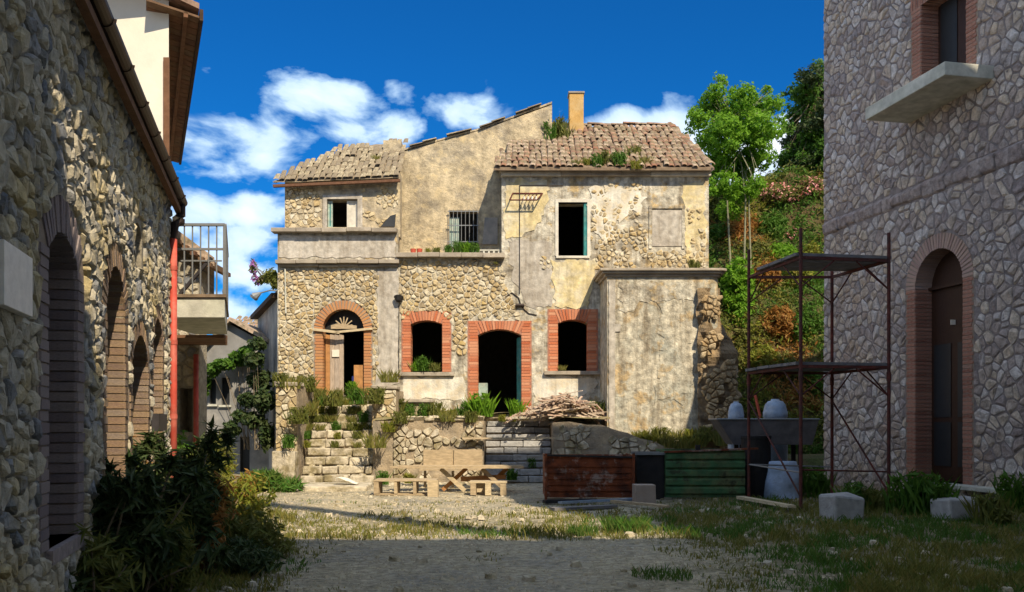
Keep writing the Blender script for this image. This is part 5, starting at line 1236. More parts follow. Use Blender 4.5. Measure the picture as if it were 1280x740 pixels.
def hill_plants():
    def hb(px, py, r, m, size, n, lab, flowers=None, cat='bush', lf=1.3, zr=.8, name='bush', group='shrubs on the bank behind the ruined house'):
        p = on_hill(px, py); k = p.y/FPX; rx, rz2 = r[0]*k, r[1]*k
        bl = [((p.x+R.uniform(-.3, .3)*rx, p.y+R.uniform(-.3, .1)*rx, p.z+R.uniform(-.2, .25)*rz2), (rx*R.uniform(.6, .85), rx*.7, rz2*R.uniform(.6, .85))) for _ in range(3)]
        bush(lab, (p.x, p.y, p.z-.3), bl, m, size, n, cat=cat, flowers=flowers, group=group, longf=lf, name=name)
    hb(897, 300, (26, 20), 'leaf_mid', .09, 2600, 'dark green bush against the right edge of the ruined house above the annex')
    hb(905, 262, (20, 30), 'leaf_olive', .08, 1800, 'olive thicket behind the roof corner of the ruined house')
    hb(922, 380, (24, 62), 'leaf_bright', .09, 4200, 'bright green creeper hanging down the bank beside the annex', name='creeper', cat='creeper')
    hb(938, 318, (24, 22), 'leaf_olive', .08, 1900, 'olive shrub above the hanging creeper')
    hb(960, 290, (26, 24), 'leaf_mid', .08, 2200, 'green shrub in the middle of the bank above the orange bushes')
    hb(975, 248, (34, 18), 'leaf_olive', .08, 1800, 'red flowering shrub high on the bank below the dark tree', flowers=('flower_red', 560, .07))
    hb(1008, 238, (24, 22), 'leaf_olive', .08, 1300, 'red flowering shrub against the corner of the right stone house', flowers=('flower_red', 560, .07))
    hb(992, 298, (16, 12), 'leaf_mid', .07, 700, 'small pink-red flowering plant low on the bank by the scaffold top', flowers=('flower_red', 260, .06), cat='flowering plant')
    hb(958, 345, (24, 26), 'leaf_dry', .08, 2200, 'rust orange shrub on the bank left of the scaffold')
    hb(990, 350, (28, 26), 'leaf_yellow', .08, 2300, 'yellow-green shrub on the bank behind the scaffold top platform')
    hb(968, 405, (30, 28), 'leaf_dry', .08, 2600, 'orange brown shrub on the bank at mid height behind the scaffold')
    hb(1006, 410, (24, 30), 'leaf_mid', .08, 2000, 'green shrub on the bank against the right house corner')
    hb(950, 455, (26, 22), 'leaf_yellow', .08, 2000, 'yellow shrub low on the bank just right of the annex')
    hb(985, 465, (28, 24), 'leaf_olive', .08, 2200, 'olive shrub low on the bank behind the pale blue tanks')
    hb(1012, 480, (20, 24), 'leaf_mid', .08, 1500, 'dark green shrub low at the right house corner', lf=1.6)
    hb(930, 430, (14, 24), 'leaf_olive', .07, 1300, 'narrow olive plant at the right edge of the annex')
    hb(915, 345, (18, 22), 'leaf_bright', .08, 1600, 'bright green leafy clump on the bank above the creeper')
    hb(975, 318, (22, 16), 'leaf_bright', .07, 1300, 'bright green shrub on the bank behind the left scaffold pole top')
    hb(935, 285, (20, 14), 'leaf_dry', .07, 900, 'reddish dry shrub under the airy tree')
    hb(1015, 330, (16, 30), 'leaf_yellow', .08, 1400, 'tall yellowish shrub at the corner of the right house')
hill_plants()

def undergrowth():
    rg = random.Random(55); mbs = {'leaf_mid': MB(), 'leaf_olive': MB(), 'leaf_dry': MB(), 'leaf_yellow': MB()}
    for i in range(11000):
        x = rg.uniform(4.4, 16); y = 29.6+13*rg.random()**1.5; h = hz_(x, y)
        if h < .1: continue
        q = noise.noise(Vector((x*.5, y*.5, 2)))+rg.uniform(-.15, .15)
        m = 'leaf_dry' if q < -.24 else 'leaf_yellow' if q < -.04 else 'leaf_olive' if q < .1 else 'leaf_mid'
        r_ = rg.uniform(.14, .5); leaves(mbs[m], (x, y, h+r_*.3), (r_, r_, r_*.8), 11, .075, rg, longf=1.3, seedo=i % 17)
    for k, mb in mbs.items(): tag(mb.build('undergrowth', M_[k], None), kind='stuff')
undergrowth()

def tree(label, base, trunks, blobs, m, size, n, bark, group='trees on the bank', mix=None):
    rq = random.Random(len(blobs)); ex = []
    for c, rad in blobs:
        ex.append((c, (rad[0]*1.0, rad[1]*1.0, rad[2]*1.0)))
        for _ in range(3):
            d = Vector((rq.gauss(0, 1), rq.gauss(0, 1), rq.gauss(0, .8))).normalized(); q = rq.uniform(.35, .6)
            ex.append((tuple(Vector(c)+Vector((d.x*rad[0], d.y*rad[1], d.z*rad[2]))*rq.uniform(.75, 1.15)), (rad[0]*q, rad[1]*q, rad[2]*q*.8)))
    blobs = ex
    VEG[0] += 1; rg = random.Random(500+VEG[0]); t = thing('tree', label, 'tree', base, group)
    tb = MB()
    for pts, r in trunks:
        for i, (a, b) in enumerate(zip(pts, pts[1:])):
            k0, k1 = 1-.75*i/(len(pts)-1), 1-.75*(i+1)/(len(pts)-1); tb.tube(a, b, r*k0, 7, r*k1)
    for c, rad in blobs:
        src = rg.choice(trunks)[0][-1]; c = Vector(c); mid = (Vector(src)+c)/2+Vector((rg.uniform(-.2, .2), 0, -.1)); tb.tube(src, mid, .016, 5, .011); tb.tube(mid, c, .011, 5, .005)
        for _ in range(3): tb.tube(c, c+Vector((rg.uniform(-1, 1)*rad[0], rg.uniform(-1, 1)*rad[1], rg.uniform(-.3, 1)*rad[2]))*.8, .01, 4, .003)
    tb.build('trunk', M_[bark], t)
    tot = sum(b[1][0]*b[1][1]*b[1][2] for b in blobs); cb = MB(); cb2 = MB()
    for i, (c, rad) in enumerate(blobs):
        leaves(cb2 if (mix and i % 3 == 0) else cb, c, rad, int(n*(rad[0]*rad[1]*rad[2])/tot), size, rg, seedo=VEG[0]+i*3, shell=.5)
    cb.build('crown', M_[m], t)
    if cb2.v: cb2.build('crown', M_[mix], t)
def trees():
    z = 33; rg = random.Random(3); bl = []
    for (px, py, r) in [(878,150,15),(868,140,9),(895,115,14),(890,130,18),(915,140,24),(905,165,24),(930,120,18),(950,135,20),(968,130,13),(940,160,26),(885,175,18),(900,200,22),(925,205,24),(950,195,20),(965,165,14),
                       (905,232,20),(930,240,18),(890,220,14),(902,100,8),(975,150,9),(910,262,16),(945,228,12),(862,165,7),(958,112,8),(897,96,6)]:
        k = z/FPX; p = P(px, py, z+rg.uniform(-1.2, 1.2)); bl.append((tuple(p), (r*k, r*k*1.1, r*k*.85)))
    b = P(930, 300, z); g0 = hz_(b.x, z); b.z = max(g0, b.z-.5)
    tr = [([b+Vector((dx, 0, -.6)), P(px1, 250, z), P(px2, 200, z), P(px3, 150, z)], .042) for dx, px1, px2, px3 in ((-.5, 909, 908, 905), (.0, 932, 926, 920), (.25, 936, 940, 946))]
    tree('airy bright green tree with thin pale stems behind the ruined house roof corner', tuple(b), tr, bl, 'leaf_bright', .07, 30000, 'palebark', mix='leaf_bright')
    z = 37; bl = []
    for (px, py, r) in [(1015,95,16),(1022,82,10),(1005,115,20),(1025,120,24),(995,140,16),(1015,150,28),(1000,175,24),(1028,180,28),(990,195,18),(1012,210,26),(978,205,12),(1040,95,24),(1050,140,30),(1045,200,30),(985,160,10)]:
        k = z/FPX; p = P(px, py, z+rg.uniform(-1.3, 1.3)); bl.append((tuple(p), (r*k, r*k*1.1, r*k*.85)))
    b = P(1010, 250, z); b.z -= 1
    tree('dense dark green tree rising beside the corner of the right stone house', tuple(b), [([b, P(1012, 215, z), P(1015, 170, z), P(1018, 120, z)], .2)], bl, 'leaf_mid', .085, 30000, 'bark', mix='leaf_dark')
trees()

# ------------------------------------------------------------------ scaffolding
def scaffold():
    A, B = P(1001, 640, 15), P(1111, 636, 15.3); C, D = P(936, 620, 17.0), P(1040, 620, 17.0)
    for q in (A, B, C, D): q.z = 0
    tp = {0: P(0, 285, 15).z, 1: P(0, 291, 15.3).z, 2: P(0, 312, 17).z, 3: P(0, 330, 17).z}
    t = thing('scaffolding', 'rusty red tubular scaffold tower with two grey plank platforms against the right house', 'scaffolding', (A+D)/2)
    for k, q in enumerate((A, B, C, D)):
        o = MB(); o.tube(q, q+Vector((0, 0, tp[k])), .03, 10); o.tube(q+Vector((0, 0, 2.25)), q+Vector((0, 0, 2.4)), .04, 10); o.tube(q, q+Vector((0, 0, .02)), .09, 10); o.build('pole', M_['rustpole'], t)
    h2 = EYE+(HZ-458)*15/FPX; h3 = EYE+(HZ-322)*15/FPX; h1 = .72
    Z = Vector((0, 0, 1))
    for hh in (h2, h3):
        for a, b in ((A, B), (C, D), (A, C), (B, D)):
            o = MB(); o.beam(a+Z*hh, b+Z*hh, .045, .05); o.build('ledger', M_['rustpole'], t)
            # knee braces under the ledgers
            d = (b-a).normalized()
            for e, s in ((a, 1), (b, -1)):
                o = MB(); o.tube(e+Z*(hh-.5), e+d*s*.62+Z*(hh-.03), .014, 6); o.build('knee_brace', M_['rustpole'], t)
    for a, b in ((A, B), (C, D), (C, A)):
        o = MB(); o.tube(a+Z*h1, b+Z*(h1-.05), .016, 6); o.build('brace_rail', M_['galv'] if a is C else M_['rustpole'], t)
    for a, b, h0, h9 in ((C, A, 1.95, .25), (D, B, 1.95, .3)):
        o = MB(); o.tube(a+Z*h0, b+Z*h9, .018, 6); o.build('diagonal_brace', M_['rustpole'], t)
    for hh, n0, tilt in ((h2+.03, 0, 0), (h3+.03, 0, .0)):
        n = 4
        for i in range(n):
            f0, f1 = (i+.04)/n, (i+.96)/n
            if hh > 4 and i == 3: continue
            a0 = A.lerp(C, f0); a1 = A.lerp(C, f1); b0 = B.lerp(D, f0); b1 = B.lerp(D, f1)
            o = MB(); z1 = hh+R.uniform(0, .012)+.0; o.prism([a0-Vector((.08, 0, 0)), b0+Vector((.06, 0, 0)), b1+Vector((.06, 0, 0)), a1-Vector((.08, 0, 0))], (0, 0, z1), (0, 0, z1+.05)); o.build('platform_board', M_['plank'], t, recalc=True)
scaffold()

# ------------------------------------------------------------------ skips, tub, tanks, bag
def yard():
    # rusty skip
    z = 17.0; x0, x1 = P(681, 0, z).x, P(793, 0, z).x; h = P(0, 569, z).z
    t = thing('rusty_skip', 'low open steel skip with heavily rusted brown front panel', 'skip', ((x0+x1)/2, z, 0))
    dz = 1.1
    def panel(name, pts, thick, m): o = MB(); o.prism(pts, (0, 0, 0), thick); return o.build(name, m, t, recalc=True)
    panel('front_panel', [(x0, z, .08), (x1, z, .08), (x1, z, h-.04), (x0, z, h)], (0, .03, 0), M_['rust'])
    for i in range(1, 6):
        v = .1+(h-.2)*i/6; o = MB(); o.beam((x0+.06, z-.012, v), (x1-.06, z-.012, v), .022, .012); o.build('rib', M_['rust'], t)
    for x in (x0+.02, x1-.02): o = MB(); o.beam((x, z-.02, .02), (x, z-.02, h+.03), .05, .05); o.build('corner_post', M_['rust'], t)
    panel('side_panel', [(x0, z+.03, .08), (x0, z+dz, .08), (x0, z+dz, h), (x0, z+.03, h)], (.03, 0, 0), M_['rust'])
    panel('side_panel', [(x1-.03, z+.03, .08), (x1-.03, z+dz, .08), (x1-.03, z+dz, h), (x1-.03, z+.03, h)], (.03, 0, 0), M_['rust'])
    panel('rear_panel', [(x0+.03, z+dz-.03, .08), (x1-.03, z+dz-.03, .08), (x1-.03, z+dz-.03, h-.02), (x0+.03, z+dz-.03, h-.02)], (0, .03, 0), M_['rust'])
    o = MB(); o.beam((x0-.02, z-.01, h), (x1+.02, z-.01, h-.04), .06, .035); o.build('rim', M_['darkmetal'], t)
    o = MB(); o.box(((x0+x1)/2, z+dz/2, .10), (x1-x0-.08, dz-.08, .03)); o.build('floor', M_['darkmetal'], t)
    # dark bin between
    z2 = 17.5; a, b = P(796, 0, z2).x, P(830, 0, z2).x; h2 = P(0, 567, z2).z
    t = thing('dark_bin', 'black open metal bin between the rusty skip and the green skip', 'bin', ((a+b)/2, z2, 0))
    w_ = MB()
    for pts in ([(a, z2), (b, z2), (b, z2+.03), (a, z2+.03)], [(a, z2+.6), (b, z2+.6), (b, z2+.63), (a, z2+.63)], [(a, z2+.03), (a+.03, z2+.03), (a+.03, z2+.6), (a, z2+.6)], [(b-.03, z2+.03), (b, z2+.03), (b, z2+.6), (b-.03, z2+.6)]):
        w_.prism([(x, y, 0) for x, y in pts], (0, 0, .0), (0, 0, h2))
    w_.build('body', M_['darkmetal'], t, recalc=True)
    r = MB(); r.beam((a-.03, z2-.02, h2), (b+.03, z2-.02, h2), .05, .05); r.beam((a-.03, z2+.64, h2), (b+.03, z2+.64, h2), .05, .05); r.build('rim', M_['galv'], t)
    # green skip
    z = 17.4; x0, x1 = P(832, 0, z).x, P(931, 0, z).x; h = P(0, 563, z).z
    t = thing('green_skip', 'old ribbed green metal skip with rusted rim beneath the scaffolding', 'skip', ((x0+x1)/2, z, 0))
    def gp(x, y, k): return (x, y, k)
    for i in range(5):
        v0, v1 = .1+(h-.12)*i/5, .1+(h-.12)*(i+1)/5-.015
        o = MB(); o.prism([(x0, z, v0), (x0, z-.035, v0+.03), (x0, z-.035, v1-.03), (x0, z, v1)], (0, 0, 0), (x1-x0, 0, 0)); o.build('ribbed_panel', M_['greenmetal'], t, recalc=True)
    o = MB(); o.prism([(x0, z+.001, .05), (x1, z+.001, .05), (x1, z+.001, h), (x0, z+.001, h)], (0, 0, 0), (0, .03, 0)); o.prism([(x0, z+.032, .05), (x0, z+1.2, .05), (x0, z+1.2, h), (x0, z+.032, h)], (0, 0, 0), (.03, 0, 0)); o.prism([(x1-.03, z+.032, .05), (x1-.03, z+1.2, .05), (x1-.03, z+1.2, h), (x1-.03, z+.032, h)], (0, 0, 0), (.03, 0, 0)); o.prism([(x0+.031, z+1.17, .05), (x1-.031, z+1.17, .05), (x1-.031, z+1.17, h), (x0+.031, z+1.17, h)], (0, 0, 0), (0, .03, 0)); o.build('body', M_['greenmetal'], t, recalc=True)
    o = MB(); o.beam((x0-.03, z-.02, h-.03), (x1+.25, z-.02, h+.04), .08, .035); o.build('rim', M_['rust'], t)
    o = MB(); o.box((P(872, 0, z).x, z-.02, h+.06), (.09, .08, .1)); o.build('lug', M_['darkmetal'], t)
    # dark tank behind right of the green skip
    z = 18.3; x0, x1 = P(928, 0, z).x, P(962, 0, z).x; h = P(0, 545, z).z
    o = MB(); o.tube(((x0+x1)/2, z, 0), ((x0+x1)/2, z, h), (x1-x0)/2*1.05, 20); o.tube(((x0+x1)/2, z, h-.06), ((x0+x1)/2, z, h+.01), (x1-x0)/2*1.1, 20); o.tube(((x0+x1)/2, z, h*.5), ((x0+x1)/2, z, h*.5+.05), (x1-x0)/2*1.09, 20)
    tag(o.build('oil_drum', M_['darkmetal'], None, bevel=.01), 'black oil drum standing behind the left scaffold poles', 'drum')
    # mortar tub raised on trestles and the pale blue tanks
    z = 18.6; x0, x1 = P(897, 0, z).x, P(1024, 0, z).x; ht, hb = P(0, 524, z).z, P(0, 556, z).z
    t = thing('mortar_tub', 'long grey mixing trough with sloping ends raised behind the scaffolding', 'trough', ((x0+x1)/2, z, 0))
    o = MB(); T = [(x0, z, ht), (x1, z, ht), (x1, z+.8, ht), (x0, z+.8, ht)]; Bm = [(x0+.35, z+.08, hb), (x1-.12, z+.08, hb), (x1-.12, z+.7, hb), (x0+.35, z+.7, hb)]
    o.add(T+Bm+[(x0+.04, z+.04, ht), (x1-.04, z+.04, ht), (x1-.04, z+.76, ht), (x0+.04, z+.76, ht)]+[(x0+.38, z+.11, hb+.04), (x1-.15, z+.11, hb+.04), (x1-.15, z+.67, hb+.04), (x0+.38, z+.67, hb+.04)],
          [(0, 4, 5, 1), (1, 5, 6, 2), (2, 6, 7, 3), (3, 7, 4, 0), (4, 7, 6, 5), (0, 1, 9, 8), (1, 2, 10, 9), (2, 3, 11, 10), (3, 0, 8, 11), (8, 9, 13, 12), (9, 10, 14, 13), (10, 11, 15, 14), (11, 8, 12, 15), (12, 13, 14, 15)])
    o.build('body', M_['greyplastic'], t, recalc=True)
    r = MB(); r.pipe([T[0], T[1], T[2], T[3], T[0]], .022, 6); r.build('rim', M_['galv'], t)
    for x in (x0+.55, x1-.35):
        for y in (z+.15, z+.62): o = MB(); o.beam((x, y, 0), (x, y, hb-.002), .08, .08); o.build('leg', M_['darkmetal'], t)
    for px, dsc, w2, hh in ((920, 'rounded pale blue plastic tank on the left, behind the mixing trough', 10, 503), (969, 'larger rounded pale blue plastic tank on the right, behind the mixing trough', 15, 500)):
        zz = 19.8; c = P(px, 530, zz); r_ = w2*zz/FPX; top = P(0, hh, zz).z
        o = MB(); prof = [(r_*.9, 0), (r_, .12), (r_, top-.46), (r_*.95, top-.44), (r_*.95, top-.40), (r_, top-.38), (r_, top-.27), (r_*.95, top-.25), (r_*.93, top-.2), (r_*.82, top-.1), (r_*.6, top-.03), (r_*.34, top-.012), (r_*.33, top+.02), (.001, top+.022)]; n = 18; vs_ = []
        for (r1, h1) in prof:
            for i in range(n): a = 6.283*i/n; vs_.append((c.x+math.cos(a)*r1, zz+math.sin(a)*r1, h1))
        o.add(vs_, [(j*n+i, j*n+(i+1) % n, (j+1)*n+(i+1) % n, (j+1)*n+i) for j in range(len(prof)-1) for i in range(n)])
        tag(o.build('plastic_tank', M_['bluewhite'], None, smooth=True), dsc, 'tank', 'pale blue plastic tanks')
    # red upright beside the tanks
    o = MB(); a = P(948, 495, 19); b = P(944, 520, 19); b.z = 0; o.beam(P(950, 520, 19)*1, P(944, 494, 19), .12, .03); o.tube((a.x, a.y, 0), P(950, 521, 19), .02, 6); tag(o.build('shovel', M_['fadedred'], None), 'red shovel standing upright between the pale blue tanks', 'shovel')
    # blue-white sack
    z = 17.6; a, b = P(962, 0, z).x, P(1008, 0, z).x; top = P(0, 576, z).z
    o = MB(); n = 18; v = []; m_ = 12
    for j in range(m_+1):
        f = j/m_
        for i in range(n):
            an = 6.283*i/n; k = (1-.35*f**3)*(1+.16*noise.noise(Vector((math.cos(an)*1.3, math.sin(an)*1.3, f*2.5)))); 
            v.append(((a+b)/2+math.cos(an)*(b-a)/2*k, z+.3+math.sin(an)*.33*k, top*f*(1+.05*math.cos(an*2)) if j < m_ else top*.97))
    o.add(v, [(j*n+i, j*n+(i+1) % n, (j+1)*n+(i+1) % n, (j+1)*n+i) for j in range(m_) for i in range(n)]+[tuple(m_*n+i for i in range(n))])
    tag(o.build('rubble_sack', M_['bluebag'], None, smooth=True), 'large blue and white woven sack on the ground under the scaffolding', 'sack')
    # carton, planks and slats on the ground
    z = 16.3; c = P(805, 0, z); o = MB(); o.box((c.x, z, .19), (.38, .3, .38), Matrix.Rotation(.1, 3, 'Z'), 0, .01); tag(o.build('carton', M_['cardboard'], None, bevel=.008), 'pale carton box in front of the black bin', 'box')
    k = 0
    for (p0, p1, w_, h_, m, lab) in (((690, 641), (768, 637), .2, .05, 'plank', 'grey plank lying in front of the rusty skip, nearest the camera'), ((680, 632), (745, 630), .16, .06, 'darkmetal', 'black steel channel along the foot of the rusty skip'),
                                  ((700, 634), (800, 629), .14, .04, 'bluewhite', 'pale bluish board under the rusty skip'), ((765, 633), (835, 640), .1, .04, 'wood', 'thin light plank lying towards the carton'),
                                  ((925, 629), (990, 641), .16, .05, 'wood', 'weathered plank on the grass at the scaffold foot')):
        g = lambda q: P(q[0], q[1], EYE*FPX/(q[1]-HZ))
        a, b = g(p0), g(p1); a.z = b.z = .06+.012*k; k += 1
        o = MB(); o.beam(a, b, w_, h_, 0, jit=.006); tag(o.build('plank', M_[m], None), lab, 'plank', 'boards lying by the skips')
yard()

# ------------------------------------------------------------------ table, pallets, bench
def picnic():
    z = 19.2; th = P(0, 583, z).z
    x0, x1 = P(489, 0, z).x, P(656, 0, z).x
    t = thing('picnic_table', 'rough wooden picnic table with crossed legs in front of the terrace', 'table', ((x0+x1)/2, z, 0))
    for i in range(4):
        y = z+.06+.17*i; o = MB(); o.box(((x0+x1)/2+R.uniform(-.03, .03), y, th-.02), (x1-x0-.05*i, .155, .045), None, 0, .006); o.build('top_board', M_['wood'], t)
    for cx in (P(566, 0, z).x, P(618, 0, z).x):
        for s in (1, -1):
            o = MB(); o.beam((cx-.28*s*.9, z+.3+.1*s, .03), (cx+.28*s, z+.3+.1*s, th-.06), .05, .09); o.build('leg', M_['woodo' if s > 0 else 'wood'], t)
    o = MB(); o.beam((P(575, 0, z).x, z+.3, .28), (P(632, 0, z).x, z+.3, .33), .06, .1); o.build('stretcher', M_['woodo'], t)
    o = MB(); o.box((P(600, 0, z-.2).x, z-.2, .14), (.42, .2, .28)); o.build('support_block', M_['wood'], t)
    # bench back / board seat behind
    zb = 20.6; a, b = P(529, 0, zb).x, P(603, 0, zb).x; h0, h1 = P(0, 583, zb).z, P(0, 562, zb).z
    t = thing('wooden_bench', 'pale wooden bench with a two board backrest behind the picnic table', 'bench', ((a+b)/2, zb, 0))
    for (u0, u1) in ((a, a+(b-a)*.5-.02), (a+(b-a)*.5+.02, b)): o = MB(); o.box(((u0+u1)/2, zb, (h0+h1)/2), (u1-u0, .04, h1-h0), None, 0, .008); o.build('backrest', M_['wood'], t)
    for x in (a+.04, (a+b)/2, b-.04): o = MB(); o.beam((x, zb+.045, 0), (x, zb+.045, h1), .06, .05); o.build('leg', M_['wood'], t)
    o = MB(); o.box(((a+b)/2, zb-.2, h0-.06), (b-a+.1, .34, .04)); o.build('seat', M_['wood'], t)
    # pallets laid on edge as a low bench in front left
    z = 18.2; a, b = P(467, 0, z).x, P(545, 0, z).x; h = P(0, 600, z).z
    t = thing('pallet', 'wooden pallet standing on blocks as a low bench at the left of the table', 'pallet', ((a+b)/2, z, 0))
    for i in range(3): o = MB(); o.box(((a+b)/2, z+.1+.2*i, h-.015), (b-a, .17, .03), None, 0, .004); o.build('deck_board', M_['wood'], t)
    for i in range(3): o = MB(); o.box(((a+b)/2, z+.1+.2*i, .035), (b-a, .15, .025), None, 0, .004); o.build('base_board', M_['wood'], t)
    for k in range(4):
        x = a+.05+(b-a-.1)*k/3; o = MB(); o.box((x, z+.3, h/2+.01), (.06 if k else .1, .55, h-.09), None, 0, .004); o.build('bearer', M_['wood'], t)
    o = MB(); c = P(541, 0, z-.1); o.box((c.x, z-.05, h/2), (.22, .2, h), None, 0, .01); o.build('end_block', M_['wood'], t)
    # second pallet piece on the right, partly shaded
    a, b = P(588, 0, 19.0).x, P(634, 0, 19.0).x
    t = thing('pallet', 'short pallet piece under the right end of the picnic table', 'pallet', ((a+b)/2, 18.7, 0))
    for i in range(2): o = MB(); o.box(((a+b)/2, 18.6+.24*i, .27), (b-a, .14, .03)); o.build('deck_board', M_['wood'], t)
    for k in range(3): o = MB(); x = a+.08+(b-a-.16)*k/2; o.box((x, 18.72, .125), (.12, .4, .25), None, 0, .006); o.build('bearer', M_['wood'], t)
    # long plank across the step side
    o = MB(); o.beam(P(578, 548, 22.1), P(694, 547.5, 22.1), .16, .04, jit=.004); tag(o.build('plank', M_['wood'], None), 'long pale plank laid across the foot of the shaded steps', 'plank')
    # flat slab, bent white sheet, white stone
    o = MB(); c = P(400, 612, 20.1); c.z = .05
    o.prism([(P(378, 0, 20).x, 19.6, 0), (P(462, 0, 20).x, 19.6, 0), (P(465, 0, 20.9).x, 21, 0), (P(385, 0, 20.9).x, 21, 0)], (0, 0, -.05), (0, 0, .11)); tag(o.build('stone_slab', M_['step'], None, recalc=True, bevel=.03), 'flat pale stone slab at the foot of the overgrown steps', 'slab')
    o = MB(); c = P(434, 604, 20.2); c.z = .12; v = []
    for j in range(5):
        for i in range(7): u, w_ = i/6, j/4; v.append((c.x+(u-.5)*.5, c.y+(w_-.5)*.4, c.z+.12+.1*math.sin(3*(1-u))*(1-u)-.1*u+.03*noise.noise(Vector((u*3, w_*3, 0)))))
    o.add(v, [(j*7+i, j*7+i+1, (j+1)*7+i+1, (j+1)*7+i) for j in range(4) for i in range(6)]); so_ = o.build('plastic_sheet', M_['white'], None, smooth=True); m = so_.modifiers.new('s', 'SOLIDIFY'); m.thickness = .015
    tag(so_, 'curled white plastic sheet on the slab below the overgrown steps', 'sheet')
    z = EYE*FPX/(708-HZ); c = P(292, 708, z); o = MB(); n = 9; v = []; rg = random.Random(2)
    bm = bmesh.new(); bmesh.ops.create_icosphere(bm, subdivisions=2, radius=1)
    for q in bm.verts: k = 1+.25*noise.noise(q.co*1.3); q.co = Vector((q.co.x*.19*k, q.co.y*.2*k, q.co.z*.07*k))+Vector((c.x, c.y, .04))
    me = bpy.data.meshes.new('white_stone'); bm.to_mesh(me); bm.free(); me.materials.append(M_['plaque']); q = bpy.data.objects.new('white_stone', me); COL.objects.link(q); tag(q, 'flat white stone lying by the dark bushes at lower left', 'stone')
    # heap of broken laths on the terrace
    t = thing('wood_heap', 'heap of broken laths and sticks piled on the terrace beside the brick door', 'wood pile', P(705, 522, 23.3))
    rg = random.Random(14)
    for i in range(260):
        px = min(762, max(640, rg.gauss(702, 26))); f = 1-abs(px-704)/62; base = P(px, 524, 23.2+rg.uniform(-.3, .6)); hmax = .66*max(.08, f)
        c = base+Vector((0, 0, hmax*rg.random()**.8+.02)); ln = rg.uniform(.3, 1.1)*(.6+.5*f); sl = rg.gauss(0, .22)-.45*((px-704)/60)
        d = Vector((rg.uniform(-1, 1), rg.uniform(-.6, .6), 0)).normalized(); d.z = -abs(d.x)*0+sl*(1 if d.x > 0 else -1); d.normalize()
        if (c-d*ln/2).z < 1.62: c.z += 1.62-(c-d*ln/2).z
        o = MB(); o.beam(c-d*ln/2, c+d*ln/2, rg.uniform(.025, .07), rg.uniform(.015, .035), 0, jit=.004); o.build('lath', M_['woodr'], t)
    # rubble stones scattered on the terrace edge
    t = thing('stone_bench', 'low stone slab bench against the wall under the left brick window', 'bench', P(522, 505, 24.2))
    o = MB(); a, b = P(498, 0, 24.2).x, P(543, 0, 24.2).x; o.box(((a+b)/2, 24.25, P(0, 501, 24.2).z), (b-a, .4, .1), None, 0, .01); o.build('seat', M_['cornice'], t, bevel=.015)
    o = MB(); o.box(((a+b)/2, 24.3, P(0, 510, 24.2).z-.02), (b-a-.2, .3, .3)); o.build('base', M_['podium'], t)
picnic()
